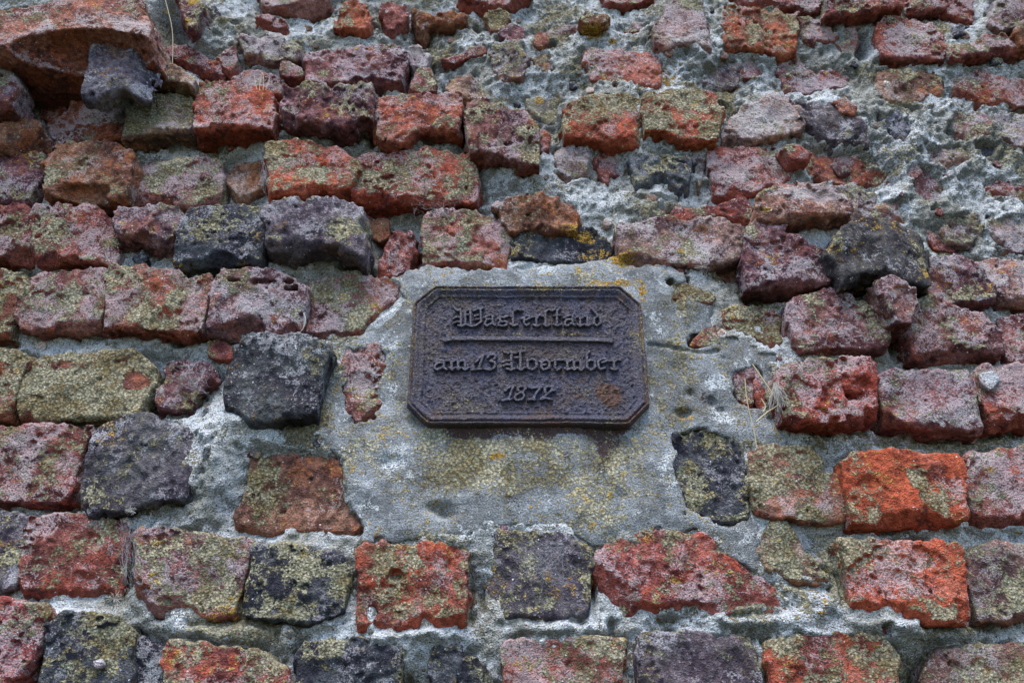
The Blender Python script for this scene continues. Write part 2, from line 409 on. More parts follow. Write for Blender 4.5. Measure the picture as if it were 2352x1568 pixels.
# ------------------------------------------------------------------ bricks
# class: base colour, lichen, pale film, fresh clay, roughness
CLS = {
 'R': ((.245, .070, .054), .30, .56, .26, 1.0),
 'O': ((.330, .105, .056), .36, .46, .42, 1.0),
 'P': ((.165, .066, .072), .22, .52, .14, 1.1),
 'S': ((.056, .061, .074), .27, .34, .02, 0.9),
 'B': ((.230, .098, .052), .28, .28, .28, 1.1),
 'K': ((.270, .115, .100), .40, .66, .14, 0.9),
 'L': ((.270, .090, .052), .72, .40, .18, 0.9),
 'T': ((.270, .165, .110), .50, .48, .16, 1.0),
 'E': ((.270, .165, .145), .42, .78, .08, 1.1),
 'M': ((.300, .290, .220), .55, .30, .00, 1.0),
 'W': ((.520, .470, .440), .15, .50, .05, 0.6),
}
BRICKS = '''
11.5|O|l=.1 w=.6 ch=.1 nc=1 col=.29/.11/.07 pa=.5 fr=.2 h=200,104,150,40,6 h=90,108,70,30,4|0,22 60,18 110,2 160,-20 300,-20 325,15 337,60 340,104 250,102 150,104 60,108 30,110 0,104 -40,100 -40,20
7|P|th=5 nc=1|-40,118 5,130 20,150 35,190 33,225 20,243 0,240 -40,235
9|S|col=.14/.13/.155 l=.05 f=300,90,283,190,0.7 th=2.6 nc=1|216,98 250,95 275,97 287,91 308,93 335,108 356,135 345,165 335,200 310,205 280,192 250,205 215,217 179,216 183,192 199,155 208,120
5.5|T|th=4|340,140 365,137 395,150 430,170 445,185 447,200 430,190 400,182 360,176 345,178 333,168
1.5|R||380,128 400,102 430,105 470,130 500,145 515,178 480,165 440,150
2|R||500,130 520,115 535,110 540,150 530,165 505,150
0|R|fr=.6|85,225 110,228 145,250 150,258 110,270 80,255
2|R|col=.24/.08/.05 w=3|110,270 115,262 150,258 165,245 185,230 200,235 230,250 270,247 285,255 288,275 282,300 275,310 250,312 215,322 190,330 150,335 115,335 90,325 105,300
4|B|l=.4 w=2|-40,235 0,242 30,255 60,275 90,285 105,300 100,320 80,325 60,338 0,335 -40,335
3.5|T|l=.65 pa=.6|350,215 385,210 420,215 440,222 448,235 446,260 440,285 437,300 410,297 360,297 300,302 275,308 272,315 280,295 288,270 286,245 300,232 325,222
5|O|col=.30/.075/.045 pa=.55 l=.25|460,190 500,183 560,185 600,197 628,215 625,240 627,270 625,292 590,288 540,287 490,287 445,290 437,275 445,255 448,215
6|P|w=2.5 l=.3|650,195 680,190 720,188 780,190 850,190 855,215 858,245 856,270 840,262 820,266 800,280 790,290 760,285 720,275 690,270 665,272 645,265 640,240 640,220
5|O|col=.30/.09/.055 l=.3 pa=.55|870,222 905,213 960,212 1000,210 1050,215 1056,240 1055,290 1050,297 1020,292 970,290 950,300 930,318 900,322 870,318 860,300 863,265 867,240
5|P|l=.45 w=3 col=.19/.07/.065|1075,220 1110,217 1130,225 1145,240 1200,250 1235,285 1240,330 1243,375 1200,370 1150,352 1110,345 1080,345 1072,310 1070,280
3|P|col=.20/.07/.07 l=.1|700,140 705,125 740,113 780,112 850,105 890,104 905,102 925,108 932,125 930,165 922,180 900,183 850,178 790,185 730,187 700,185 697,165
2|R|s=1|645,145 665,145 690,160 694,172 660,173 646,170
1.5|R||540,175 560,160 600,165 640,180 650,195 640,210 600,205 570,190
2|W|col=.36/.31/.30|940,108 960,106 985,125 983,145 965,155 945,150 937,130
2|R|s=1 l=.4|965,160 985,155 995,175 998,205 970,210 945,205 950,185
2|T|l=.3|1030,190 1050,168 1075,170 1110,195 1118,215 1100,222 1050,218 1020,212
2|R|s=1|1018,138 1060,125 1090,110 1112,108 1113,122 1080,128 1040,142
2|R|pa=.6|588,40 620,35 650,45 660,65 640,68 610,60 588,55
3|O|w=2|760,55 765,45 780,20 795,0 815,-5 835,10 848,35 850,55 820,62 790,60
2.5|R|w=3 l=.1 pa=.2|880,10 905,0 930,10 935,40 928,52 910,50 908,68 885,72 875,50
2.2|B||955,22 975,28 1010,32 1065,30 1068,45 1030,50 990,50 975,60 970,75 955,62 950,40
2|B|l=.6|1115,30 1145,18 1165,25 1170,50 1150,68 1125,60
2|P|s=1|1150,65 1175,55 1195,65 1200,90 1170,88 1150,80
5|P|l=.3|405,-20 450,-20 465,10 455,45 445,62 430,60 415,30
2|S|s=1|465,20 490,12 502,35 492,55 470,50
4|B|l=.6|1335,42 1345,25 1395,28 1402,35 1395,48 1345,50
1.2|K||1245,75 1270,62 1330,58 1340,75 1300,85 1260,85
2.5|L|s=1|1232,80 1240,73 1258,78 1258,95 1240,106 1231,100
1.5|R|pa=.7|1430,65 1450,55 1490,52 1510,60 1490,75 1440,72
4|K|col=.24/.13/.115 l=.25 f=1610,0,1630,115,.7|1535,5 1560,0 1610,-5 1618,20 1625,50 1635,85 1638,110 1620,115 1600,95 1570,98 1530,108 1500,90 1498,75 1510,50 1535,25
3.5|O|l=.5 w=2|1665,40 1672,12 1700,10 1730,18 1780,20 1830,25 1835,55 1832,110 1800,118 1760,116 1720,110 1700,105 1665,105 1660,75
3|R||1680,-25 1880,-25 1885,15 1870,22 1840,18 1790,8 1740,5 1700,2
5|R|l=.3|1898,25 1905,0 1910,-25 2080,-25 2075,8 2050,14 1990,17 1960,22 1920,22
2|R||2075,0 2110,-20 2200,-20 2210,5 2170,10 2100,25 2085,30
2.5|R|col=.30/.085/.055|1346,118 1365,108 1420,100 1480,98 1500,108 1512,130 1520,160 1522,190 1515,203 1490,195 1440,188 1390,184 1355,192 1352,165 1355,155 1345,150
2|T|s=1|1225,135 1245,122 1262,135 1268,158 1248,163 1235,148
4|O|l=.55 col=.33/.085/.045|1298,245 1310,232 1350,222 1400,215 1440,215 1470,225 1475,260 1476,300 1470,322 1440,322 1400,320 1380,315 1340,305 1295,310 1292,290 1297,270
4.5|O|l=.62 col=.34/.085/.04|1480,220 1495,208 1560,205 1620,205 1645,215 1648,240 1660,260 1655,300 1645,318 1600,322 1560,312 1520,300 1480,300 1476,270 1478,240
1.2|M||1212,232 1240,225 1290,235 1294,290 1260,297 1235,275 1215,255
3.5|K|col=.29/.17/.13 l=.15|1660,300 1690,260 1720,240 1780,215 1815,220 1840,250 1845,292 1800,305 1720,322 1660,332 1655,315
3|R|s=1|1232,300 1245,295 1260,310 1255,340 1240,345 1232,325
1.6|P|col=.23/.09/.09 pa=.6|1790,145 1800,130 1830,130 1850,150 1870,165 1920,160 1945,165 1955,190 1930,200 1890,208 1850,210 1800,205 1790,180
1.6|R|s=1|1703,142 1735,140 1752,170 1735,178 1712,178
1.6|P|col=.19/.15/.16|1610,195 1645,145 1690,143 1700,165 1698,190 1660,200
2.2|K|l=.5|1840,45 1860,38 1900,60 1925,80 1918,90 1880,88 1865,95 1845,90
2|K||1925,90 1945,65 1960,62 1970,90 1965,118 1945,118 1930,105
3.5|R|pa=.62 l=.2|2020,52 2035,38 2080,42 2130,55 2165,58 2168,80 2175,115 2172,133 2130,131 2080,128 2022,126 2018,110 2020,80
4|R|col=.29/.085/.06|2172,98 2230,100 2270,80 2310,75 2340,95 2350,105 2345,115 2300,112 2250,118 2195,130 2178,125
4|P|col=.17/.09/.08|2275,45 2290,15 2310,-25 2400,-25 2400,60 2352,70 2330,60 2300,62
5|B||2335,75 2352,50 2400,45 2400,105 2345,95
1.6|R|pa=.65|2165,10 2190,0 2230,0 2240,25 2240,45 2215,38 2185,25
2.5|T|col=.30/.15/.09 l=.4|2024,162 2060,160 2110,158 2150,165 2170,200 2178,228 2175,245 2140,246 2095,240 2060,232 2022,228 2018,200
2|R|pa=.68 col=.29/.10/.075|2188,180 2210,165 2250,160 2290,175 2340,180 2400,190 2400,240 2320,240 2270,245 2240,235 2195,225
3.5|S|col=.11/.09/.10 l=.1|1835,232 1880,233 1920,240 1960,265 1990,275 1998,300 2003,325 1970,330 1920,326 1885,315 1860,300 1845,270
3.7|O|s=1 l=.25 fr=.4|1918,233 1940,228 1962,250 1960,262 1935,255
2|R|s=1|2000,262 2020,260 2030,275 2030,290 2000,292
3|S|col=.12/.13/.15 l=.1|2030,257 2065,255 2072,270 2095,275 2097,300 2085,325 2055,320 2035,300
1.2|S|col=.11/.11/.125|2225,332 2300,325 2300,350 2285,365 2270,362 2240,345
4.5|R|pa=.3|1795,338 1830,333 1862,350 1860,360 1838,364 1818,368
2.5|R|pa=.66 l=.2|1625,345 1640,338 1690,335 1760,340 1790,350 1815,370 1818,400 1800,415 1760,425 1740,440 1700,450 1650,445 1635,425 1630,390
1.6|B|l=.5 col=.25/.08/.055|1865,350 1930,352 1975,360 2010,380 2045,410 2050,425 2010,430 1960,425 1900,410 1860,400 1845,390
3|S|l=.5 col=.11/.125/.145|1438,360 1480,352 1540,358 1590,362 1596,385 1590,430 1560,440 1520,436 1470,440 1462,430 1450,390
1.2|R|l=.15|1365,370 1385,350 1405,348 1428,380 1425,400 1400,410 1402,432 1390,425 1375,400
3.5|R|l=.42 pa=.55 col=.33/.075/.045|822,365 835,355 870,348 950,345 985,338 1040,345 1075,352 1095,375 1100,400 1098,440 1090,458 1060,455 1010,456 950,460 905,452 860,455 800,445 808,415 815,395
4.5|O|l=.45 col=.36/.09/.045|612,330 625,322 680,320 720,330 770,340 800,358 815,365 822,385 815,405 800,425 770,430 740,425 700,435 650,438 618,445 612,420 610,370
1.2|T|col=.26/.14/.09 l=.2|515,405 540,385 580,372 608,370 612,400 605,430 570,448 545,455 520,430
2.5|K|l=.5 pa=.66|300,375 330,352 400,350 470,360 505,372 510,400 512,440 500,465 440,466 370,460 305,455 302,425
4.5|B|col=.25/.105/.055 l=.3 h=190,440,75,24,2.0|100,360 130,335 170,325 230,322 270,330 295,350 300,375 298,405 292,440 270,448 220,450 170,445 140,440 110,440 92,435 95,400
2.5|P|l=.45|-40,342 0,340 50,345 90,350 103,375 95,400 82,430 72,460 0,460 -40,460
3.5|R||-40,470 0,470 55,470 72,490 65,530 62,560 68,580 55,590 0,585 -40,585
3.5|R|f=210,470,220,600,.6|66,500 85,475 135,468 195,468 230,478 255,505 258,540 262,580 250,600 215,597 165,592 115,588 90,600 72,590 65,570 70,540 66,520
4|P|col=.20/.105/.11 l=.2|260,500 275,480 310,475 370,473 410,478 418,495 410,520 405,550 380,555 345,552 320,545 290,540 260,540 262,520
4.5|S|w=.5 l=.24|425,490 440,476 500,472 560,470 605,472 610,490 606,540 600,590 570,595 510,595 440,600 405,605 390,600 392,580 405,540 415,510
6|S|col=.13/.105/.125 l=.2 w=2|630,462 650,452 680,450 700,458 760,450 800,462 825,475 830,500 833,530 838,570 832,592 815,575 795,568 770,558 720,560 690,565 650,562 620,560 605,550 608,510 610,480
0.8|B|s=1 l=.05 pa=.1|845,510 870,500 888,510 890,540 870,552 845,545
2.5|R|l=.05 pa=.35|900,535 940,532 948,545 945,565 956,572 945,600 940,625 920,632 870,635 862,625 885,570
3|K|col=.33/.10/.075 l=.42|975,500 990,485 1040,482 1090,485 1110,495 1150,498 1172,515 1170,550 1165,600 1160,612 1150,605 1080,600 1020,602 970,605 968,580 970,530
4|B|l=.12 w=2|1140,470 1175,448 1220,445 1270,450 1310,465 1325,480 1330,515 1325,525 1280,525 1250,515 1200,515 1170,520 1150,495
2.5|S|w=1.6|1178,525 1200,515 1240,505 1285,508 1300,520 1340,525 1370,530 1385,550 1410,570 1412,590 1380,590 1340,598 1300,595 1250,592 1200,590 1172,585 1170,560
4|T|col=.24/.13/.11 l=.28 pa=.6|1418,530 1430,515 1460,505 1520,500 1600,500 1660,505 1700,510 1715,525 1712,560 1700,590 1660,598 1620,610 1560,600 1500,605 1450,618 1425,610 1415,570
1.5|B||1630,612 1700,600 1712,605 1700,665 1660,660 1640,640
3|R|l=.25 pa=.3|1540,500 1552,475 1600,478 1650,468 1710,458 1718,465 1740,490 1738,505 1700,508 1640,500 1560,508
6|B|col=.27/.13/.09 l=.1|1745,450 1760,430 1790,415 1840,415 1900,425 1940,445 1955,470 1962,485 1940,487 1880,490 1820,496 1790,502 1755,500 1738,495
5|P|pa=.55 l=.08|1720,520 1735,508 1790,505 1805,515 1800,530 1840,545 1880,570 1925,600 1933,625 1925,638 1880,645 1800,645 1740,650 1715,652 1710,630 1715,570
7|S|col=.075/.07/.072 l=.08 pa=.2 w=2.5 f=2000,500,2040,620,.3|1920,560 1935,525 1960,505 2010,498 2060,500 2100,515 2130,520 2145,560 2152,600 2150,635 2130,640 2080,632 2030,622 1990,622 1960,635 1935,650 1930,620 1910,590 1900,575
1.5|R|s=1|2130,530 2150,545 2185,560 2190,575 2150,570
4|P|w=2|2150,590 2190,585 2230,600 2255,610 2270,630 2290,660 2300,680 2260,688 2220,685 2180,688 2135,675 2130,660 2145,640 2152,620
2.5|K|col=.25/.12/.10 l=.1|2235,600 2290,592 2400,592 2400,700 2310,690 2295,670 2270,640
7|P|col=.21/.09/.085 l=.05|2018,650 2045,632 2070,640 2095,660 2108,685 2108,715 2095,733 2060,733 2045,710 2030,680
4.5|P|col=.21/.085/.08 l=.25|1815,700 1830,680 1870,668 1915,660 1955,675 1965,690 2020,680 2035,700 2045,730 2050,770 2045,793 1990,793 1930,790 1880,798 1850,803 1830,790 1815,750
4|R|col=.22/.08/.07 pa=.55|2085,770 2090,740 2108,690 2140,680 2200,700 2250,715 2285,740 2310,765 2315,800 2290,810 2240,812 2180,812 2130,816 2100,812
2.5|R|col=.23/.08/.07|2300,735 2340,720 2400,715 2400,835 2330,830 2312,815 2312,780
2.8|L|w=2|1660,710 1680,700 1730,705 1780,715 1808,745 1805,775 1790,790 1770,795 1740,775 1700,760 1665,745
3.2|L|s=1|1545,655 1560,650 1600,660 1640,680 1630,690 1590,690 1550,680
3|K|s=1|1590,790 1610,770 1640,750 1648,785 1640,790
2.5|L||-40,622 0,622 35,625 60,640 68,655 50,680 35,710 28,735 20,765 0,765 -40,765
3|K|col=.30/.11/.085|75,635 100,625 150,620 200,618 236,618 240,640 236,680 234,720 230,745 190,748 130,750 70,755 40,745 28,720 35,690 55,660
3.5|R|col=.29/.09/.055 l=.5 w=2|240,625 255,610 300,610 370,615 400,620 430,640 480,635 488,650 476,690 468,730 463,758 420,763 360,755 290,752 236,750 240,700
4|P|col=.21/.10/.10 pa=.6 l=.2 h=600,643,60,4,1.5 h=545,640,40,3,1.2 h=660,660,40,4,1.5|490,640 510,620 560,617 600,615 640,625 680,640 702,665 702,700 698,740 690,753 640,755 560,755 500,758 468,758 472,725 482,680
2.2|K|l=.45|715,645 735,635 800,630 850,635 905,640 920,650 915,680 890,710 850,740 830,765 780,770 720,768 700,765 708,720 712,690
2.5|L|col=.33/.10/.05|-40,803 0,803 40,808 70,825 60,845 45,860 40,900 30,930 20,955 0,958 -40,958
2.5|L|l=1.35 pa=.1|75,830 100,815 180,812 240,808 300,805 335,825 350,845 350,880 340,905 325,925 320,945 300,955 200,958 100,958 40,955 30,940 35,900 45,870
2|P|col=.15/.06/.065|385,835 400,825 440,830 490,845 495,870 470,880 450,905 430,935 400,938 360,935 350,915 365,890 375,865
2|R|s=1 pa=.2|478,785 500,780 525,795 528,820 500,820 482,810
5|S|w=1.6 l=.05 col=.06/.065/.07|535,800 560,775 600,765 650,762 700,765 740,785 760,805 765,820 752,850 740,880 730,920 730,950 700,955 650,955 600,968 570,963 530,945 508,935 505,900 515,850 530,825
2.9|R|col=.25/.085/.065 l=.15 pa=.68|790,800 830,797 870,797 878,815 882,850 885,890 880,940 860,965 820,968 795,955 780,940 785,900 790,860
2.5|R|pa=.62|-40,978 0,978 60,978 140,977 200,980 208,995 190,1020 180,1050 170,1080 160,1120 165,1145 140,1150 80,1150 0,1145 -40,1145
4|S|col=.085/.08/.09 w=2 l=.2 f=340,960,420,1140,.35|210,985 240,965 280,955 330,955 350,960 400,975 440,995 475,1020 470,1040 455,1070 440,1100 425,1140 380,1145 330,1150 300,1165 260,1175 200,1175 180,1160 178,1120 192,1070 207,1020
2.3|B|col=.24/.11/.07 l=.25 pa=.2 w=1.6|578,1047 640,1046 700,1047 760,1045 785,1065 795,1085 790,1110 810,1150 830,1180 850,1200 845,1225 780,1225 700,1222 600,1218 535,1215 530,1195 560,1165 575,1120 578,1080
2.5|S|col=.13/.11/.13|-40,1180 0,1178 40,1180 60,1190 55,1240 45,1300 35,1345 0,1355 -40,1355
3|R|l=.3 pa=.5 h=170,1340,70,34,.7|65,1190 85,1183 150,1183 240,1190 280,1205 290,1230 285,1280 280,1330 270,1365 200,1372 100,1370 45,1365 33,1340 38,1300 50,1250
3.5|K|l=.42|310,1225 325,1212 380,1215 470,1230 545,1235 575,1240 570,1280 560,1330 545,1370 540,1405 500,1415 430,1420 380,1405 330,1400 315,1385 300,1370 299,1330 302,1270
3.5|S|l=.44 w=.6|578,1265 592,1250 640,1248 700,1255 760,1265 790,1285 800,1310 798,1360 795,1400 770,1415 710,1425 650,1415 590,1415 553,1408 551,1390 566,1340 572,1300
3.5|O|l=.5 w=1.5 col=.34/.085/.05 h=855,1405,14,16,1.6 h=905,1320,18,14,.8 h=1045,1330,16,30,.6 h=985,1350,14,12,.7|825,1260 840,1255 900,1250 980,1252 1055,1250 1070,1265 1072,1310 1070,1370 1075,1410 1060,1430 1000,1440 930,1450 850,1445 820,1440 815,1400 825,1340 822,1290
3|S|col=.10/.09/.105 l=.34|1120,1230 1130,1220 1200,1220 1270,1225 1310,1235 1350,1260 1360,1290 1361,1340 1358,1400 1350,1413 1280,1415 1200,1410 1120,1408 1115,1380 1118,1300
3|R|l=.4 pa=.55 col=.31/.075/.055|1372,1265 1400,1245 1450,1230 1520,1223 1600,1222 1635,1240 1650,1270 1700,1300 1750,1330 1800,1375 1815,1392 1780,1398 1700,1400 1620,1405 1540,1413 1450,1410 1380,1405 1373,1380 1371,1320
3.3|S|l=.42 w=1.5|1552,1000 1600,993 1650,995 1690,1000 1705,1020 1700,1045 1715,1070 1720,1110 1725,1150 1720,1190 1690,1198 1640,1190 1600,1175 1565,1170 1562,1130 1550,1080 1560,1040
4|O|col=.30/.13/.085 l=.6|1730,1030 1760,1018 1820,1020 1860,1030 1885,1050 1890,1070 1930,1090 1948,1125 1938,1150 1950,1185 1940,1190 1870,1192 1800,1185 1745,1180 1728,1165 1725,1110
5|O|fr=.6 pa=.34 l=.28 col=.36/.085/.04 h=2000,1110,30,20,.6 h=2090,1130,40,20,.4|1940,1060 1965,1040 2020,1035 2080,1030 2140,1040 2195,1045 2210,1070 2213,1110 2222,1150 2232,1175 2225,1190 2170,1195 2100,1196 2040,1202 1990,1206 1955,1198 1950,1150 1945,1100
3.5|R|pa=.6|2219,1060 2240,1040 2300,1030 2400,1025 2400,1190 2320,1200 2260,1195 2238,1190 2228,1140
6|R|l=.3 pa=.58 col=.30/.06/.04 h=1962,905,26,10,2.2 h=1985,895,40,30,.8|1790,850 1820,832 1880,826 1960,821 2015,823 2022,850 2023,900 2025,948 2015,955 1980,960 1900,965 1830,965 1798,962 1788,900
4|K|col=.22/.085/.085 pa=.68 l=.25|2028,860 2045,845 2080,850 2150,848 2220,848 2240,865 2248,900 2255,950 2268,985 2230,982 2170,980 2100,972 2040,967 2027,950 2026,900
3.5|R|pa=.6 l=.35|2245,845 2290,838 2400,835 2400,970 2320,972 2290,980 2268,960 2258,910 2248,880
2.9|R|pa=.6|1665,845 1680,838 1720,835 1730,860 1736,900 1738,930 1725,945 1710,935 1695,930 1690,900 1680,870
2.7|R|s=1|1727,840 1742,838 1750,880 1758,920 1750,940 1744,910 1737,870
3.5|T|l=.6 f=1815,1205,1905,1335,.8|1745,1250 1765,1210 1795,1195 1815,1205 1830,1230 1850,1270 1885,1300 1910,1320 1905,1340 1860,1335 1810,1325 1765,1310 1748,1280
4.5|O|l=.2 pa=.55 col=.38/.09/.045|1925,1245 1940,1235 1975,1237 2050,1240 2130,1243 2200,1250 2207,1265 2213,1310 2222,1360 2235,1400 2232,1428 2180,1425 2100,1420 2030,1422 1985,1425 1960,1420 1965,1390 1955,1330 1940,1280
3|T|col=.22/.12/.10 l=.55|2218,1275 2260,1255 2320,1248 2400,1248 2400,1420 2320,1425 2250,1420 2240,1400 2228,1330
4|R|col=.25/.055/.05|-40,1382 0,1380 40,1385 90,1395 112,1410 100,1440 90,1490 70,1510 50,1550 20,1580 -40,1620
4|S|l=.36|105,1430 140,1412 200,1408 250,1415 280,1440 295,1470 295,1520 288,1620 70,1620 90,1520 100,1470
2.5|S|l=.1|297,1465 330,1470 370,1490 368,1620 292,1620
3.5|R|l=.5 col=.31/.08/.055|375,1495 385,1475 440,1475 490,1490 560,1495 610,1500 650,1540 665,1620 370,1620 372,1540
3|S|l=.3 w=1.3|680,1495 700,1478 760,1473 830,1475 890,1490 920,1500 920,1620 672,1620 675,1540
2.2|S|l=.3|1000,1490 1050,1485 1052,1510 1042,1620 985,1620 990,1520
2|S|l=.3|1052,1520 1080,1510 1110,1530 1130,1560 1135,1620 1048,1620
3|K|l=.55 col=.32/.10/.07|1160,1480 1200,1472 1300,1470 1400,1470 1430,1475 1432,1520 1430,1620 1155,1620 1158,1530
3|S|col=.11/.085/.10 l=.3|1470,1460 1520,1453 1600,1455 1680,1462 1725,1465 1735,1500 1750,1540 1760,1620 1465,1620 1468,1520
3.5|O|l=.48 col=.34/.095/.06|1768,1475 1850,1465 1950,1460 2030,1458 2055,1490 2065,1520 2070,1620 1780,1620 1765,1540
2.5|T|col=.27/.14/.10 l=.5|2150,1500 2200,1485 2300,1480 2400,1478 2400,1620 2130,1620 2135,1540
2.0|P|pa=.6|2090,400 2140,390 2165,430 2160,465 2120,470 2095,440
1.6|R|pa=.6|2270,430 2290,415 2400,430 2400,470 2320,455 2275,450
2.5|R|s=1|2085,390 2105,383 2113,395 2100,410 2088,415
1.6|R|pa=.5|1060,-20 1220,-20 1190,5 1100,12 1050,5
2|R|pa=.5|1380,-25 1490,-25 1500,-5 1440,6 1390,2
1.5|K||590,-20 740,-20 760,5 690,18 600,10
2.2|S|s=1|2105,68 2122,62 2130,80 2115,88 2105,80
1.6|P|s=1|1910,380 1935,372 1950,392 1930,402
3.58|W|s=1 peb=1|2258,860 2282,853 2292,868 2276,888 2262,880
1.4|S|s=1 peb=1|308,592 325,578 332,592 322,605
2.6|W|s=1 peb=1|2035,188 2045,184 2048,196 2038,200
3.0|S|s=1 peb=1|2192,62 2210,58 2214,76 2198,80
2.4|S|s=1 peb=1|2280,135 2298,130 2300,142 2284,146
4.2|W|s=1 peb=1|218,1521 228,1518 231,1526 220,1529
1.5|W|s=1 peb=1|2198,500 2220,492 2228,505 2210,512
2.2|E||1905,430 1960,425 2010,445 2012,495 1960,500 1910,480
2.3|E||2010,470 2070,462 2082,510 2040,525 2008,515
2.2|E|col=.30/.13/.11|2180,265 2250,258 2285,280 2280,318 2220,322 2185,305
2.2|E||2290,262 2400,258 2400,330 2330,335 2295,310
2.3|E|col=.26/.18/.16|2165,500 2240,492 2262,530 2220,560 2172,548
2.3|E||2270,500 2400,488 2400,570 2330,575 2280,555
2.4|E|col=.24/.15/.14|1130,100 1190,92 1215,130 1200,172 1150,180 1125,150
2.2|E||545,85 620,78 680,95 690,128 620,138 560,120
2.2|E|col=.24/.19/.16|1560,330 1612,338 1618,395 1605,430 1600,380
2.2|E||1930,12 1990,30 2010,36 2000,60 1950,52
2.2|E||1280,340 1345,335 1352,390 1310,405 1278,385
2.2|E|col=.28/.16/.13|2130,345 2210,340 2228,375 2180,392 2135,380
2|R|s=1|2005,1440 2030,1436 2040,1450 2015,1455
'''

wall = bpy.data.objects.new('brick_wall', None); COL.objects.link(wall); wall.location = (0, 0, 0)
tag(wall, 'ruined wall of weathered red and slate-coloured bricks in crumbling pale mortar', 'wall')

def parse(kv):
    o = {}
    for q in kv.split():
        k, v = q.split('=')
        o.setdefault(k, []).append(v)
    return o

def brick_mesh(P, p, cls, kv, vox=VOX, back=0.022):
    """P: outline on the plane of the front face; solid grown by distance field, broken with 3D noise"""
    col, lich, pale, fresh, rgh = CLS[cls]
    if 'col' in kv: col = tuple(map(float, kv['col'][0].split('/')))
    lum = .3*col[0]+.6*col[1]+.1*col[2]
    col = tuple(c_*.86 + .14*k_*lum for c_, k_ in zip(col, (1.45, 1.0, 1.0)))
    lich = float(kv.get('l', [lich])[0]); pale = float(kv.get('pa', [pale])[0]); fresh = float(kv.get('fr', [fresh])[0])
    wob = float(kv.get('w', [1.0])[0]); small = 's' in kv
    m = 0.010
    x0, z0 = P.min(0)-m; x1, z1 = P.max(0)+m
    th_ = float(kv.get('th', [0])[0])*.01
    if th_: back = -p + th_ + .012
    y0, y1 = -p-0.014, back
    n = [int((x1-x0)/vox)+2, int((y1-y0)/vox)+2, int((z1-z0)/vox)+2]
    xs = x0+np.arange(n[0])*vox; ys = y0+np.arange(n[1])*vox; zs = z0+np.arange(n[2])*vox
    X2, Z2 = np.meshgrid(xs, zs, indexing='ij')
    d2 = poly_sdf(P, X2, Z2)
    off = RNG.randint(0, NV, 3); fl = RNG.randint(0, 2, 3)
    sm = take(V_SMOOTH, n, off, fl); ro = take(V_ROUGH, n, off[::-1], fl); la = take(V_LAM, n, off+31, fl); pit = take(V_PIT, n, off+57, fl)
    size = min(x1-x0, z1-z0)
    sc = min(1.0, size/0.07)
    # broken front: low relief of the face itself
    relief = take(V_SMOOTH, (n[0], 1, n[2]), off+11, fl)[:, 0, :]*0.0017*wob*sc
    tx, tz = RNG.uniform(-.05, .05, 2)
    cx, cz = P.mean(0)
    relief = relief + (X2-cx)*tx + (Z2-cz)*tz
    Y = ys[None, :, None]
    fr = (-p + np.maximum(relief, -0.006)[:, None, :] - Y)
    for f in kv.get('f', []):
        ax, ay, bx, by, sl = map(float, f.split(','))
        a = np.array(unproj(ax, ay, p)); b = np.array(unproj(bx, by, p)); e = (b-a)/np.linalg.norm(b-a)
        side = (X2-a[0])*(-e[1]) + (Z2-a[1])*e[0]      # positive on the right of a downward line
        fr = np.maximum(fr, ((-p + side*sl)[:, None, :] - Y)/math.sqrt(1+sl*sl))
    # chipped lower arris
    ch = float(kv.get('ch', [RNG.uniform(.3, 1.0)])[0])
    if not small:
        zb = np.array([(Z2[i][d2[i] < 0].min() if (d2[i] < 0).any() else cz) for i in range(n[0])])
        chip = take(V_SMOOTH, (n[0], 1, 1), off+77, fl)[:, 0, 0]
        dep = np.clip(0.0015 + 0.006*chip, 0, .02)*ch
        q = (zb[:, None, None] + dep[:, None, None]*1.2 - zs[None, None, :])*.75 + (-p + dep[:, None, None]*.8 - Y)*.66
        fr = np.maximum(fr, q)
    # cleavage: flat breaks that take off corners and edges
    if not small:
        ext = (P.max(0)-P.min(0))/2
        for _ in range(0 if 'nc' in kv else RNG.randint(0, 3)):
            th = RNG.choice([RNG.uniform(-math.pi, 0), RNG.uniform(-math.pi, math.pi)])
            tl = math.radians(RNG.uniform(8, 34)); k = RNG.uniform(.62, .95)
            dx, dz = math.cos(th), math.sin(th)
            rr = 1/max(abs(dx)/ext[0], abs(dz)/ext[1])
            side = (X2-cx)*dx + (Z2-cz)*dz - rr*k
            fr = np.maximum(fr, side[:, None, :]*math.sin(tl) + (-p-Y)*math.cos(tl))
        for _ in range(0 if 'nc' in kv else RNG.randint(1, 4)):      # conchoidal scoops with a crisp rim
            R_ = RNG.uniform(.035, .09)*min(1.3, size/.075); dp = RNG.uniform(.0025, .0065)
            sx, sz = cx+RNG.uniform(-.9, .9)*ext[0], cz+RNG.uniform(-1.0, .5)*ext[1]
            fr = np.maximum(fr, R_ - np.sqrt(((X2-sx)**2 + (Z2-sz)**2)[:, None, :] + (Y+p+R_-dp)**2))
        fk = take(V_L[1], (n[0], 1, n[2]), off+91, fl)[:, 0, :] + .35*take(V_ROUGH, (n[0], 1, n[2]), off+19, fl)[:, 0, :]
        th0 = RNG.uniform(.1, 1.1); fd = RNG.uniform(.002, .0048)                    # a flaked-off skin
        fr = np.maximum(fr, (-p + np.clip((fk-th0)*8, 0, 1)*fd)[:, None, :] - Y)
    for q in kv.get('h', []):
        ax, ay, rx, ry, dp = map(float, q.split(','))
        hx_, hz_ = unproj(ax, ay, p); ex, _ = unproj(ax+rx, ay, p); _, ez = unproj(ax, ay-ry, p)
        ell = np.sqrt((((X2-hx_)/(ex-hx_))**2 + ((Z2-hz_)/(ez-hz_))**2)[:, None, :] + ((Y+p)/(dp*.01))**2)
        fr = np.maximum(fr, (1-ell)*min(ex-hx_, ez-hz_, dp*.01))
    r = 0.0010*sc + .0006
    dd = d2[:, None, :] - 0.0034 + ro*0.0007*sc + r
    ff = fr + r
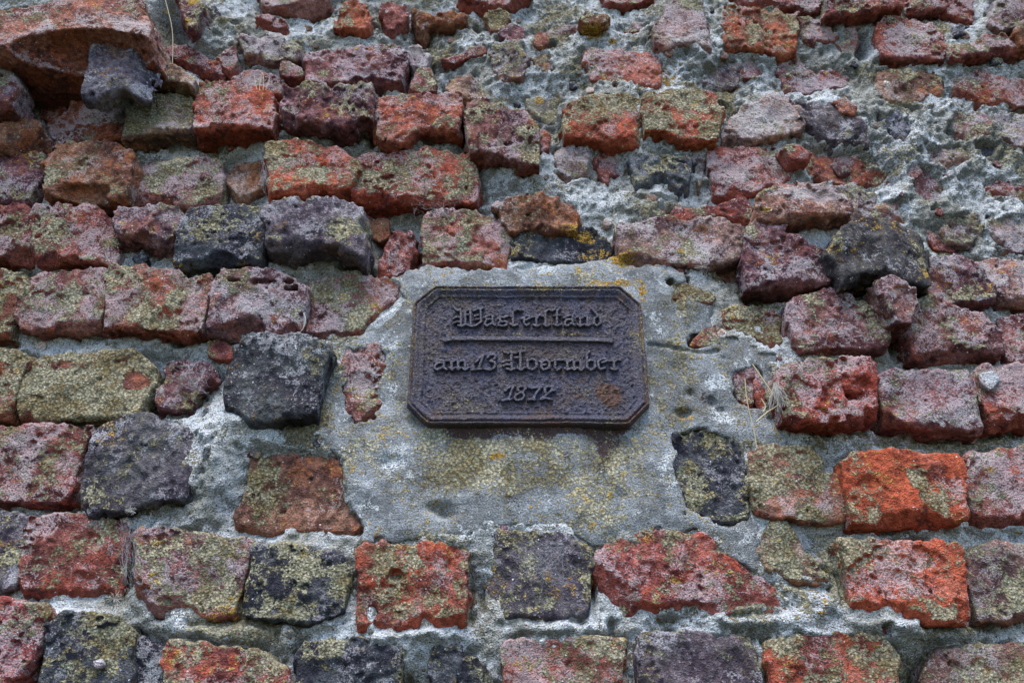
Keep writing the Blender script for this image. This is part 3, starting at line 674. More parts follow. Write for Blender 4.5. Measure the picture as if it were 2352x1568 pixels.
    f = np.minimum(np.maximum(dd, ff), 0) + np.sqrt(np.maximum(dd, 0)**2 + np.maximum(ff, 0)**2) - r
    f = f + rgh*(ro*0.00085*sc + la*0.0008*min(wob, 2)*sc)
    f = f + np.clip(.16-np.abs(la), 0, .16)*np.clip(sm+.2, 0, 1.2)*.011*sc
    f = f + np.clip(pit-1.9, 0, 1.3)*0.0045*rgh*(0.3+RNG.rand()*min(wob, 2))*sc
    if th_: f = np.maximum(f, Y - (back-.010) + ro*.002)
    V, Q = surface_nets(f.astype(np.float32))
    o = np.array([x0, y0, z0]); V = V*vox + o
    mk = np.stack([apply_splats(LICH, V[:, 0], V[:, 2], lich), apply_splats(WHITE, V[:, 0], V[:, 2], pale),
                   apply_splats(FRESH, V[:, 0], V[:, 2], fresh), apply_splats(GOLD, V[:, 0], V[:, 2], RNG.uniform(-.12, .02))], 1)
    jit = RNG.uniform(.92, 1.08)
    colv = np.broadcast_to(np.array(col)*jit, (len(V), 3))
    loc = np.array([cx, 0.0, cz-CAM_Z+CAM_Z])
    me = mesh_from('brick', V-loc, Q, {'col': colv, 'mk': mk, 'lo': low3(V, (x0, y0, z0), VOX, off)})
    return me, loc

BR_POLYS = []
NTRI = 0
for ln in BRICKS.strip().split('\n'):
    ps, cls, kvs, pts = ln.split('|')
    p = float(ps)*.01; kv = parse(kvs)
    P = poly_world(pts, p)
    if kv.get('s'): pass
    me, loc = brick_mesh(P, p, cls, kv)
    NTRI += len(me.polygons)*2
    add('pebble' if 'peb' in kv else 'brick_fragment' if 's' in kv else 'brick', me, M_BRICK, wall, loc)
    BR_POLYS.append((P, p))
print('brick tris', NTRI)

CEM = '''925,645 945,622 975,606 1060,602 1165,612 1250,598 1345,600 1412,592 1428,614 1500,612 1540,606 1565,612 1585,640 1600,655 1640,690 1648,720 1650,745 1660,765 1700,772 1760,795 1790,812 1812,830 1785,845
1775,900 1785,960 1810,1008 1780,1020 1735,1015 1722,1040 1726,1100 1730,1180 1745,1240 1750,1310 1735,1318 1690,1290 1655,1268 1640,1236 1600,1218 1520,1220 1450,1227 1400,1242 1370,1262 1320,1236 1275,1222 1200,1214 1122,1216 1112,1225 1070,1248 980,1249 870,1248 842,1242
856,1205 838,1182 815,1150 797,1110 800,1085 788,1062 762,1042 735,1020 715,992 735,955 745,900 758,850 770,805 790,780 840,765 856,742 895,712 920,682'''
CEM_P = 0.031
# ------------------------------------------------------------------ mortar bed, a crumbling sheet between and behind the bricks
LEVEL = splats('''110,160,90,40,-.06;1712,600,7,85,-.045;632,250,6,50,-.03;859,255,7,50,-.035;1065,270,8,60,-.035;1366,1340,5,70,-.03;2027,900,4,60,-.02;2240,1120,6,60,-.02;706,700,5,50,-.025;466,700,5,50,-.015;62,540,5,60,-.025;1476,270,4,50,-.02;930,150,8,40,-.03;842,600,8,50,-.03;2060,760,10,40,-.03;820,1340,6,60,-.015;285,165,45,40,.055;10,190,30,50,.02;395,170,40,16,.02;1790,1390,40,20,-.016;930,560,60,90,-.022;885,590,24,50,-.02;400,25,45,45,-.07;1985,90,22,30,-.05;2112,80,20,10,-.03;860,250,8,60,-.03;50,10,70,16,-.06;140,245,60,16,-.025;
240,215,70,14,-.01;1940,95,30,14,-.01;1060,40,120,40,.004;1100,110,80,60,.006;1200,150,120,80,.008;1400,170,150,80,.006;1580,160,120,80,.006;2080,290,160,100,.008;2200,420,150,120,.012;2050,480,80,60,.010;
1300,420,80,60,.006;1480,450,120,40,.010;540,60,80,50,.008;620,100,60,50,.008;560,330,60,30,.006;480,1080,60,80,.016;520,1000,70,60,.014;640,1010,70,30,.016;700,1200,120,20,.010;900,1470,80,30,.008;
1300,1440,100,16,.010;1830,1420,70,60,.014;1860,1360,60,60,.012;300,790,100,20,.006;120,790,60,16,.006;400,960,60,30,.008;1700,1420,100,20,.010;1780,1300,30,30,.008;2080,1440,100,20,.010;450,1450,60,30,.010;
330,560,50,30,-.006;2020,560,30,20,-.01;1760,690,60,30,-.01;570,1350,6,60,-.03;1092,1340,20,80,-.006;1950,1220,60,16,-.012;2000,1010,140,14,-.012;2130,1005,120,14,-.01;1408,1438,10,20,-.03;1440,1500,10,60,-.02;
1390,1420,60,10,.002;330,1465,60,20,-.012;30,610,40,14,-.01;990,1455,60,14,.01;1080,1320,14,50,-.004;2110,1540,24,40,-.01;1460,440,30,14,.004;1460,400,40,30,-.004''')
hx = 0.0028
mx0, mx1, mz0, mz1 = -1.05, 1.05, CAM_Z-0.06, CAM_Z+1.28
nx, nz_ = int((mx1-mx0)/hx)+1, int((mz1-mz0)/hx)+1
N2 = 1024
g_frac = fft_noise((N2, N2), 3.05, 14, 512, 11)[:nx, :nz_]
g_rough = fft_noise((N2, N2), 2.4, 60, 512, 12)[:nx, :nz_]
g_pit = fft_noise((N2, N2), 0.6, 100, 230, 14)[:nx, :nz_]
g_cell = fft_noise((N2, N2), 1.4, 40, 120, 16)[:nx, :nz_]
g_low = [fft_noise((N2, N2), 3.0, 12, 512, 70+i)[:nx, :nz_] for i in range(4)]
MX, MZ = np.meshgrid(mx0+np.arange(nx)*hx, mz0+np.arange(nz_)*hx, indexing='ij')
dmin = np.full(MX.shape, 1.0, np.float32); pav = np.zeros(MX.shape, np.float32); pwt = np.full(MX.shape, 1e-4, np.float32)
for P, p in BR_POLYS:
    e_ = (P.max(0)-P.min(0))/2
    a, b = P.min(0)-.09, P.max(0)+.09
    i0, i1 = [int(np.clip((v-mx0)/hx, 0, nx)) for v in (a[0], b[0])]
    j0, j1 = [int(np.clip((v-mz0)/hx, 0, nz_)) for v in (a[1], b[1])]
    if i1-i0 < 2 or j1-j0 < 2: continue
    sl = (slice(i0, i1), slice(j0, j1))
    d = np.clip(poly_sdf(P, MX[sl], MZ[sl]), 0, 1)
    if e_.min() > .015: dmin[sl] = np.minimum(dmin[sl], d)
    w_ = (np.exp(-d/.016)*min(1, e_.min()/.025)**2).astype(np.float32)
    pav[sl] += w_*min(p, .055); pwt[sl] += w_
recess = apply_splats(splats('1750,170,720,230,-.018;2250,420,300,190,-.020;560,60,300,60,-.010;1400,420,180,90,-.010;500,1050,240,130,-.014;1176,1460,1600,120,-.017;1176,1280,1400,90,-.006;1800,1340,140,130,-.010;700,1240,500,80,-.008;1250,120,160,110,-.006;620,380,620,230,.010;1980,700,300,260,.006;150,200,220,120,.014'), MX, MZ, .026)
lev = np.maximum(pav/pwt - np.clip(recess, .0045, .05), -.008) + apply_splats(LEVEL, MX, MZ, 0.0)*.8
coarse = np.clip(apply_splats(splats('1500,200,700,220,.9;2200,380,250,160,.6;560,100,200,90,.6;800,900,500,500,.2'), MX, MZ, .35), 0, 1)
edge = np.exp(-((dmin-.004)/.005)**2)*np.clip(dmin*2000, 0, 1)
hgt = lev + edge*(1-.55*coarse)*np.where(g_low[3] > -.1, -.016*np.clip(g_low[3]+.1, 0, 1), -.005*np.clip(g_low[3]+.1, -1, 0)) + g_frac*0.0030*(0.65+.6*coarse) + g_rough*0.0014*(.6+.6*coarse) - np.clip(g_pit-1.8, 0, 1.2)*0.0035*(.5+coarse) - np.clip(g_cell-1.9, 0, 1.0)*0.011*(.4+coarse)
# the mortar runs up to the cement patch
cd = poly_sdf(poly_world(CEM.replace('\n', ' '), CEM_P)[::1], MX[::4, ::4], MZ[::4, ::4])
cd = np.repeat(np.repeat(cd, 4, 0), 4, 1)[:nx, :nz_]
near = np.exp(-(np.clip(cd, 0, 1)/.05)**2)*np.clip(apply_splats(splats('620,1080,260,240,1;1780,960,140,330,1;860,720,120,120,1;1150,1240,900,60,.8;1640,700,160,120,.8'), MX, MZ, .4), 0, 1)
hgt = hgt*(1-near) + (CEM_P - .0035 + g_frac*.0022 + g_rough*.0007)*near
hgt = np.where(cd < -.012, -.01, hgt)
# pull the sheet back where a recessed stone or brick must show
for P, p in BR_POLYS:
    a, b = P.min(0)-.012, P.max(0)+.012
    i0, i1 = [int(np.clip((v-mx0)/hx, 0, nx)) for v in (a[0], b[0])]
    j0, j1 = [int(np.clip((v-mz0)/hx, 0, nz_)) for v in (a[1], b[1])]
    if i1-i0 < 2 or j1-j0 < 2: continue
    sl = (slice(i0, i1), slice(j0, j1))
    d = poly_sdf(P, MX[sl], MZ[sl]) + g_rough[sl]*.0015
    k = np.clip((d+.005+g_low[2][sl]*.0035)/.006, 0, 1)
    hgt[sl] = hgt[sl]*k + np.minimum(hgt[sl], p-.007)*(1-k)
mz_l = apply_splats(LICH, MX, MZ, .29); mz_w = apply_splats(WHITE, MX, MZ, .42) + apply_splats(splats('1176,1250,1400,420,.14'), MX, MZ, 0); mz_d = apply_splats(DIRT_SHADE, MX, MZ, .24) + apply_splats(splats('1700,200,900,330,.12'), MX, MZ, 0); mz_g = apply_splats(GOLD, MX, MZ, -.04)
Vm = np.stack([MX, -hgt, MZ], -1).reshape(-1, 3)
ii = np.arange(nx*nz_).reshape(nx, nz_)
Qm = np.stack([ii[:-1, :-1], ii[1:, :-1], ii[1:, 1:], ii[:-1, 1:]], -1).reshape(-1, 4)
me = mesh_from('mortar', Vm, Qm, {'mk': np.stack([mz_l, mz_w, mz_d, mz_g], -1).reshape(-1, 4), 'lo': np.stack(g_low, -1).reshape(-1, 4)})
add('mortar', me, M_MORTAR, wall)

# ------------------------------------------------------------------ smooth cement patch that holds the plaque
def cement():
    P = poly_world(CEM.replace('\n', ' '), CEM_P)
    m = .012
    x0, z0 = P.min(0)-m; x1, z1 = P.max(0)+m
    y0, y1 = -CEM_P-.014, .012
    v = .0025
    n = [int((x1-x0)/v)+2, int((y1-y0)/v)+2, int((z1-z0)/v)+2]
    xs = x0+np.arange(n[0])*v; ys = y0+np.arange(n[1])*v; zs = z0+np.arange(n[2])*v
    X2, Z2 = np.meshgrid(xs, zs, indexing='ij')
    d2 = poly_sdf(P, X2, Z2)
    sm = take(V_SMOOTH, n, (5, 6, 7)); ro = take(V_ROUGH, n, (50, 6, 70)); pit = take(V_PIT, n, (9, 30, 2))
    g = fft_noise((512, 512), 3.6, 5, 200, 21)[:n[0], :n[2]]
    hole = apply_splats(splats('1570,948,20,8,.012;1585,905,12,10,.004;1640,925,16,10,.005;1535,950,0.1,0.1,0;1010,1165,30,12,.012;890,1060,30,16,.005;1025,1180,24,10,.012;1195,1212,40,5,.02;1540,640,14,14,-.004;1600,700,40,40,-.002'), X2, Z2, 0.0)
    lvl = -CEM_P + g*.0016 + hole + np.clip(d2+.03, 0, .03)**2*4.0
    # runs thin to its right and left edges
    Y = ys[None, :, None]
    fr = lvl[:, None, :] - Y
    for ax, ay, rx, ry, dp in ((1570, 952, 15, 9, .9), (1635, 922, 9, 13, .5), (1195, 1210, 36, 4, 2.2), (1015, 1172, 26, 9, .7), (885, 1062, 22, 7, .5), (870, 1236, 12, 6, 2), (1540, 650, 10, 8, .8), (1655, 940, 9, 6, .6)):
        hx_, hz_ = unproj(ax, ay, CEM_P); ex, _ = unproj(ax+rx, ay, CEM_P); _, ez = unproj(ax, ay-ry, CEM_P)
        ell = np.sqrt((((X2-hx_)/(ex-hx_))**2 + ((Z2-hz_)/(ez-hz_))**2)[:, None, :] + ((Y+CEM_P)/(dp*.01))**2)
        fr = np.maximum(fr, (1-ell)*min(ex-hx_, ez-hz_, dp*.01))
    # hairline cracks
    for cr in ('1490,790 1530,795 1570,803 1600,808 1650,806', '1060,1240 1085,1226 1110,1215', '1585,640 1560,660 1548,690'):
        A = [np.array(unproj(*map(float, q.split(',')), CEM_P)) for q in cr.split()]
        dc = np.full(X2.shape, 1e9)
        for a, b in zip(A[:-1], A[1:]):
            e = b-a; t_ = np.clip(((X2-a[0])*e[0]+(Z2-a[1])*e[1])/(e@e), 0, 1)
            dc = np.minimum(dc, np.hypot(X2-a[0]-e[0]*t_, Z2-a[1]-e[1]*t_))
        fr = np.maximum(fr, np.where(dc < .0026, lvl+.004, -9)[:, None, :] - Y)
    # inset bricks keep their openings
    hol = np.full(d2.shape, 1e9)
    for pts in ('790,800 830,797 870,797 878,815 882,850 885,890 880,940 860,965 820,968 795,955 780,940 785,900 790,860',
                '1552,1000 1600,993 1650,995 1690,1000 1705,1020 1700,1045 1715,1070 1720,1110 1725,1150 1720,1190 1690,1198 1640,1190 1600,1175 1565,1170 1562,1130 1550,1080 1560,1040',
                '1665,845 1680,838 1720,835 1745,838 1752,880 1758,920 1750,940 1738,935 1725,945 1710,935 1695,930 1690,900 1680,870',
                '1545,655 1560,650 1600,660 1640,680 1630,690 1590,690 1550,680',
                '1660,710 1680,700 1730,705 1780,715 1808,745 1805,775 1790,790 1770,795 1740,775 1700,760 1665,745',
                '1590,790 1610,770 1640,750 1648,785 1640,790'):
        hol = np.minimum(hol, poly_sdf(poly_world(pts, CEM_P), X2, Z2))
    d2 = np.maximum(d2, -hol-.0025)
    r = .003
    dd = d2[:, None, :] + ro*.0022 + sm*.0040 + r; ff = fr + r
    f = np.minimum(np.maximum(dd, ff), 0) + np.sqrt(np.maximum(dd, 0)**2 + np.maximum(ff, 0)**2) - r
    f = f + ro*.00035 + np.clip(pit-2.3, 0, 2)*.002
    V, Q = surface_nets(f.astype(np.float32))
    V = V*v + np.array([x0, y0, z0])
    mk = np.stack([apply_splats(LICH, V[:, 0], V[:, 2], .0)*.85+.27, apply_splats(WHITE, V[:, 0], V[:, 2], .0)*.75+.21,
                   apply_splats(RUST, V[:, 0], V[:, 2], 0.0), apply_splats(GOLD, V[:, 0], V[:, 2], .0)], 1)
    o = add('cement_patch', mesh_from('cement_patch', V, Q, {'mk': mk, 'lo': low3(V, (x0, y0, z0), v, (3, 40, 90))}), M_CEMENT, wall)
    o['label'] = 'smooth grey cement patch around the iron plaque'
cement()

# ------------------------------------------------------------------ cast iron plaque
PL_P = CEM_P + 0.013
def zo(zx, zy):  # close-up survey of the plaque -> overview units
    return 918.75+zx*.2539, 631.6+zy*.2539
crn = [zo(125, 85), zo(2195, 85), zo(2260, 1350), zo(50, 1340)]
C4 = np.array([unproj(*c, PL_P) for c in crn])           # TL TR BR BL
pw = (np.linalg.norm(C4[1]-C4[0]) + np.linalg.norm(C4[2]-C4[3]))/2
ph = (np.linalg.norm(C4[3]-C4[0]) + np.linalg.norm(C4[2]-C4[1]))/2
pc = C4.mean(0)
pa = math.atan2((C4[1]-C4[0]+C4[2]-C4[3])[1], (C4[1]-C4[0]+C4[2]-C4[3])[0])
print('plaque', pw, ph, math.degrees(pa), C4)
plaque = bpy.data.objects.new('plaque', None); COL.objects.link(plaque)
plaque.location = (pc[0], -CEM_P, pc[1]); plaque.rotation_euler = (0, -pa, 0)
tag(plaque, 'rusted cast iron plaque with clipped corners and raised blackletter inscription about a high water date', 'plaque')
def to_plaque(ox, oy, h=PL_P-.004):
    x, z = unproj(ox, oy, h)
    dx, dz = x-pc[0], z-pc[1]
    return dx*math.cos(pa)+dz*math.sin(pa), -dx*math.sin(pa)+dz*math.cos(pa)
CUT = 0.0265
def plate():
    v = .0011
    hw, hh = pw/2, ph/2
    xs = np.arange(-hw-.003, hw+.003, v); zs = np.arange(-hh-.003, hh+.003, v)
    X, Z = np.meshgrid(xs, zs, indexing='ij')
    wob = fft_noise((512, 512), 3.0, 4, 60, 31)[:X.shape[0], :X.shape[1]]*.00035
    d = np.minimum(np.minimum(hw-np.abs(X), hh-np.abs(Z)), (hw-CUT+hh-np.abs(X)-np.abs(Z))/math.sqrt(2)) + wob
    # section of the moulding, from the outer edge inwards (mm)
    pr = np.array([(-9, 0), (-.6, 0), (0, 7.0), (.8, 10.6), (2.2, 12.0), (3.4, 11.6), (4.2, 8.6), (4.9, 8.4), (5.6, 11.0), (7.5, 12.2), (10, 10.4), (13, 8.2), (15.2, 8.0), (15.9, 9.1), (16.6, 9.2), (17.6, 6.2), (300, 6.2)])*.001
    h = np.interp(d, pr[:, 0], pr[:, 1])
    rough = fft_noise((512, 512), 1.9, 20, 230, 33)[:X.shape[0], :X.shape[1]]
    h = h + np.where(h > .003, rough*.00055*np.where(d > .0165, 1.1, .45), 0)
    keep = d > -.0008
    h = np.where(keep, h, -.004)
    ok = keep.copy(); ok[1:] |= keep[:-1]; ok[:-1] |= keep[1:]; ok[:, 1:] |= keep[:, :-1]; ok[:, :-1] |= keep[:, 1:]
    idx = np.arange(X.size).reshape(X.shape)
    Q = np.stack([idx[:-1, :-1], idx[1:, :-1], idx[1:, 1:], idx[:-1, 1:]], -1)
    qk = ok[:-1, :-1] & ok[1:, :-1] & ok[1:, 1:] & ok[:-1, 1:]
    Q = Q[qk]
    gold = np.full(X.shape, .02)
    gold += .16*np.exp(-((d-.0045)/.0035)**2) + .20*np.exp(-((hh-Z-.005)/.004)**2) + .12*np.exp(-((d-.017)/.002)**2)*(Z > 0)
    lx, lz = to_plaque(1200, 770)
    gold += .30*np.exp(-((Z-lz-.0035)/.0014)**2)*(np.abs(X) < .105)
    gold += .09*np.exp(-((Z-lz-.02)/.014)**2)*(np.abs(X) < .09)
    rust = np.full(X.shape, .10) + .38*np.exp(-((d-.0015)/.003)**2) + .12*np.exp(-((d-.0045)/.001)**2)
    for ox, oy, rx, rz, a in ((1395, 900, .017, .014, 1.2), (1408, 915, .010, .012, .8), (1330, 908, .010, .008, .6)):
        sx, sz = to_plaque(ox, oy); rust += a*np.exp(-(((X-sx)/rx)**2+((Z-sz)/rz)**2)**2)
    V = np.stack([X, -h, Z], -1).reshape(-1, 3)
    mk = np.stack([gold, rust, 0*rust, 0*rust+1], -1).reshape(-1, 4)
    lo = np.stack([fft_noise((512, 512), 3.0, 4, 240, 80+i)[:X.shape[0], :X.shape[1]] for i in range(4)], -1).reshape(-1, 4)
    me = mesh_from('plate', V, Q, {'mk': mk, 'lo': lo})
    add('plate', me, M_IRON, plaque)
plate()

PANEL = .0062
def relief(name, strokes, conv, rad, height, seed, text_label=None):
    """one raised sign: polylines of a broad pen, cast as rounded ridges"""
    S = [np.array([to_plaque(*conv(*q)) for q in st]) for st in strokes]
    A = np.concatenate(S); m = rad*1.8
    v = .00055
    xs = np.arange(A[:, 0].min()-m, A[:, 0].max()+m, v); zs = np.arange(A[:, 1].min()-m, A[:, 1].max()+m, v)
    X, Z = np.meshgrid(xs, zs, indexing='ij')
    d = np.full(X.shape, 1e9)
    for st in S:
        for a, b in zip(st[:-1], st[1:]):
            e = b-a; t = np.clip(((X-a[0])*e[0]+(Z-a[1])*e[1])/(e@e+1e-12), 0, 1)
            d = np.minimum(d, np.hypot(X-a[0]-e[0]*t, Z-a[1]-e[1]*t))
    ng = fft_noise((256, 256), 2.0, 8, 120, seed)
    ng = ng[np.ix_(np.arange(X.shape[0]) % 256, np.arange(X.shape[1]) % 256)]
    u = np.clip(1.25-(d+ng*.00012)/rad, 0, 1)
    h = height*np.clip(u*2.2, 0, 1)**.7 + ng*.00014
    keep = d < rad*1.25
    h = np.where(keep, h, -.0012)
    ok = keep.copy(); ok[1:] |= keep[:-1]; ok[:-1] |= keep[1:]; ok[:, 1:] |= keep[:, :-1]; ok[:, :-1] |= keep[:, 1:]
    idx = np.arange(X.size).reshape(X.shape)
    Q = np.stack([idx[:-1, :-1], idx[1:, :-1], idx[1:, 1:], idx[:-1, 1:]], -1)[ok[:-1, :-1] & ok[1:, :-1] & ok[1:, 1:] & ok[:-1, 1:]]
    used = np.unique(Q); rm = np.full(X.size, -1); rm[used] = np.arange(len(used))
    V = np.stack([X, -(h+PANEL), Z], -1).reshape(-1, 3)[used]
    mk = np.tile(np.array([.04, .05, 0, 1.]), (len(used), 1)); mk[:, 2] = np.clip(h.reshape(-1)[used]/height, 0, 1)**3
    lo = np.tile(np.random.RandomState(seed).randn(4)*.6, (len(used), 1))
    add(name, mesh_from(name, V, rm[Q], {'mk': mk, 'lo': lo}), M_IRON, plaque)

def zA(x, y): return (1700+x/3.0154)*.57422, (1200+y/3.0154)*.57422
def zB(x, y): return (1700+x/3.0154)*.57422, (1380+y/3.0154)*.57422
def L(txt): return [[tuple(map(float, q.split(','))) for q in st.split()] for st in txt.split('/')]
RAD = .0015
LINE1 = {
 'W': '368,112 400,130 428,118 432,150/350,222 385,205 425,208/352,275 385,262 425,262/432,130 434,300/400,308 440,318 490,292/490,130 515,122/486,140 486,290/480,185 525,180/548,120 552,300/500,295 560,318/590,130 640,105 705,96/600,195 640,180/670,110 675,255/560,318 620,305 678,262/610,235 640,230',
 'a': '715,212 760,192 800,178 822,200/815,195 816,285 842,305/762,232 728,262 726,298 748,312 800,282/740,232 805,232',
 's': '885,225 905,205 950,212 1010,188/905,215 905,262 960,255 992,270 985,300 940,318 885,305/880,285 905,265',
 'long_s': '1170,122 1110,112 1060,142 1062,296/1032,292 1062,312 1118,298/1045,200 1062,205',
 'e': '1165,225 1200,198 1255,190 1272,212 1222,238/1196,205 1194,285 1222,308 1258,290',
 'r': '1288,208 1318,200 1342,222 1344,295/1306,298 1346,318 1392,300/1345,222 1382,182 1412,192',
 'long_s.': '1568,112 1530,132 1488,112 1450,142 1454,296/1428,292 1462,316 1508,298/1435,200 1452,205',
 't': '1632,98 1592,128 1590,285/1550,190 1632,182/1552,292 1598,312 1640,292',
 'a.': '1672,215 1715,195 1760,185 1785,205/1780,200 1780,288 1806,306/1722,235 1690,262 1688,298 1712,312 1762,284/1702,235 1765,235',
 'n': '1832,208 1868,198 1872,290/1838,292 1872,316 1905,296/1874,222 1935,192 1958,212 1960,292/1930,296 1962,314 1998,292',
 'd': '2010,102 2052,152 2112,205 2122,275 2072,310 2038,285 2042,222 2082,198',
}
LINE2 = {
 'a': '118,200 160,182 215,182 232,205/225,195 228,275 258,295/160,215 122,245 118,280 145,298 205,270/130,212 205,212',
 'm': '240,190 290,182 318,205 322,275/296,275 330,298 360,275/325,205 380,180 398,205 400,275/375,275 402,296 430,275/405,205 462,178 482,205 484,275/456,278 486,298 525,272',
 '1': '610,208 668,150 715,118/705,125 672,215 650,280/570,298 625,292 680,285',
 '3': '758,150 775,122 830,112 852,135 838,165 785,195/785,195 838,205 850,245 825,282 770,298 718,285',
 'N': '955,85 1000,98 1040,80/940,205 975,185 1020,190/945,248 985,232 1020,240/1045,90 1038,180 1048,285/985,285 1040,302 1085,285/1080,100 1110,88/1085,155 1122,150/1150,75 1150,275/1120,282 1160,300 1205,270/1140,85 1195,75',
 'o': '1235,175 1240,275 1290,298 1345,262 1340,190 1290,165 1240,185',
 'v': '1385,195 1420,180/1405,195 1402,270 1430,300 1500,270 1498,205 1462,180 1420,200/1420,240 1455,235',
 'e': '1530,195 1570,178 1640,180 1690,172/1572,190 1566,270 1592,300 1640,275',
 'm.': '1690,190 1715,190 1718,275/1690,280 1725,300 1765,275/1720,205 1775,180 1795,205 1798,275/1775,278 1802,300 1835,275/1800,205 1855,178 1875,205 1878,275/1850,280 1880,302 1915,275',
 'b': '1985,75 1952,110 1956,275 2000,302 2052,270 2048,195 1995,178 1960,205',
 'e.': '2088,195 2095,270 2122,296 2170,275/2088,195 2130,170 2178,165 2190,190 2132,215',
 'r': '2215,190 2275,185 2282,270/2240,280 2285,300 2320,285/2282,205 2320,172 2352,175',
}
LINE3 = {
 '1': '965,552 1030,500 1078,490/1065,500 1030,590 1010,645/940,668 990,655 1040,655',
 '8': '1150,500 1195,498 1215,525 1170,570 1118,545 1130,505 1150,500/1170,570 1200,610 1170,655 1110,668 1078,640 1100,600 1160,570',
 '7': '1235,500 1290,520 1350,510 1410,500/1405,505 1340,580 1310,640/1245,660 1290,650 1330,655',
 '2': '1450,570 1445,520 1490,498 1540,512 1525,550 1440,620 1395,652/1395,655 1460,640 1530,655/1525,550 1570,545',
}
k_ = 40
for D, cv in ((LINE1, zA), (LINE2, zB), (LINE3, zB)):
    for g, st in D.items():
        k_ += 1
        relief('digit' if g[0].isdigit() else 'letter', L(st), cv, RAD*(1.0 if cv is zA else 1.08), .0042, k_)
relief('divider_bar', L('240,482 330,462 600,462 1200,466 1800,474 2150,478 2245,492'), zA, .0030, .0040, 99)

# ------------------------------------------------------------------ ground before the wall (below the picture) and the wall's core
M_SOIL = mat_plain('trodden_grass_soil', (.018, .028, .010), (.045, .045, .022), 6, .95, .01)
g = 200.0
me = mesh_from('ground', [(-g, -g, 0), (g, -g, 0), (g, g, 0), (-g, g, 0)], [(0, 1, 2, 3)], smooth=False)
o = add('ground', me, M_SOIL); tag(o, 'trodden grass in front of the wall', 'ground', kind='structure')
def box(x0, x1, y0, y1, z0, z1):
    V = [(x, y, z) for x in (x0, x1) for y in (y0, y1) for z in (z0, z1)]
    return V, [(0, 1, 3, 2), (4, 6, 7, 5), (0, 4, 5, 1), (2, 3, 7, 6), (0, 2, 6, 4), (1, 5, 7, 3)]
V, Q = box(-3.2, 3.2, .11, .62, -.05, 3.3)
me = mesh_from('wall_core', V, Q, {'mk': np.tile(np.array([.3, .4, .3, .05]), (8, 1)), 'lo': np.zeros((8, 4))}, smooth=False)
add('wall_core', me, M_MORTAR, wall)
# the wall goes on beyond the picture
xs = np.arange(-2.4, 2.41, .016); zs = np.arange(0.0, 3.2, .016)
OX, OZ = np.meshgrid(xs, zs, indexing='ij')
gn = fft_noise((512, 512), 2.8, 8, 256, 91)[:OX.shape[0], :OX.shape[1]]
inner = (OX > mx0+.03) & (OX < mx1-.03) & (OZ > mz0+.03) & (OZ < mz1-.03)
V = np.stack([OX, np.where(inner, .085, -.010-gn*.004), OZ], -1).reshape(-1, 3)
ii = np.arange(OX.size).reshape(OX.shape)
Q = np.stack([ii[:-1, :-1], ii[1:, :-1], ii[1:, 1:], ii[:-1, 1:]], -1).reshape(-1, 4)
lo = np.stack([fft_noise((512, 512), 2.6, 6, 256, 92+i)[:OX.shape[0], :OX.shape[1]] for i in range(4)], -1).reshape(-1, 4)
add('mortar', mesh_from('mortar', V, Q, {'mk': np.tile(np.array([.3, .5, .3, .05]), (len(V), 1)), 'lo': lo}), M_MORTAR, wall)
CI = CAM_M.inverted()
def in_frame(x, z):
    q = CI @ Vector((x, -.03, z))
    if q.z > -.05: return False
    return abs(q.x/-q.z*F_OV) < W_OV/2+10 and abs(q.y/-q.z*F_OV) < H_OV/2+10
protos = []
for cls, w_ in (('R', .21), ('P', .12), ('S', .12), ('K', .22), ('O', .115), ('L', .21), ('S', .20)):
    P = np.array([(-w_/2, -.036), (w_/2-.004, -.038), (w_/2, .036), (-w_/2+.006, .038)])
    protos.append((w_, brick_mesh(P, .03, cls, {}, .0045)[0]))
for r_ in range(31):
    z = .06 + r_*.098; x = -2.3 + .07*(r_ % 2)
    while x < 2.25:
        w_, me = protos[RNG.randint(len(protos))]
        cx_ = x + w_/2
        if not any(in_frame(cx_+a*(w_/2+.01), z+b*.045) for a in (-1, 0, 1) for b in (-1, 0, 1)) and abs(cx_) < 1.9 and .9 < z < 2.95:
            o = add('brick', me, M_BRICK, wall, (cx_, RNG.uniform(-.008, .01), z)); o.rotation_euler = (0, RNG.uniform(-.03, .03), 0)
        x += w_ + .016

# grit and small stones caught in the mortar
pebs = []
for i in range(6):
    a_ = np.linspace(0, 2*math.pi, 8)[:-1]; r_ = .0045*RNG.uniform(.7, 1.2, 7)
    P = np.stack([np.cos(a_)*r_*1.3, np.sin(a_)*r_], 1)
    pebs.append(brick_mesh(P, .004, 'SWTRPM'[i], {'s': ['1'], 'l': ['.1'], 'pa': ['.3']}, .0016, .004)[0])
solid = np.zeros(MX.shape, bool)
for P, p in BR_POLYS:
    i0, i1 = [int(np.clip((v-mx0)/hx, 0, nx)) for v in (P[:, 0].min(), P[:, 0].max())]
    j0, j1 = [int(np.clip((v-mz0)/hx, 0, nz_)) for v in (P[:, 1].min(), P[:, 1].max())]
    if i1 > i0 and j1 > j0: solid[i0:i1, j0:j1] |= poly_sdf(P, MX[i0:i1, j0:j1], MZ[i0:i1, j0:j1]) < .004
n_ = 0
while n_ < 110:
    i, j = RNG.randint(20, nx-20), RNG.randint(20, nz_-20)
    if solid[i, j] or not in_frame(MX[i, j], MZ[i, j]): continue
    k = RNG.uniform(.35, .95)
    o = add('pebble', pebs[RNG.randint(6)], M_BRICK, wall, (MX[i, j], -hgt[i, j]+.001, MZ[i, j]))
    o.scale = (k, k, k); o.rotation_euler = (0, RNG.uniform(0, 6.28), 0); n_ += 1

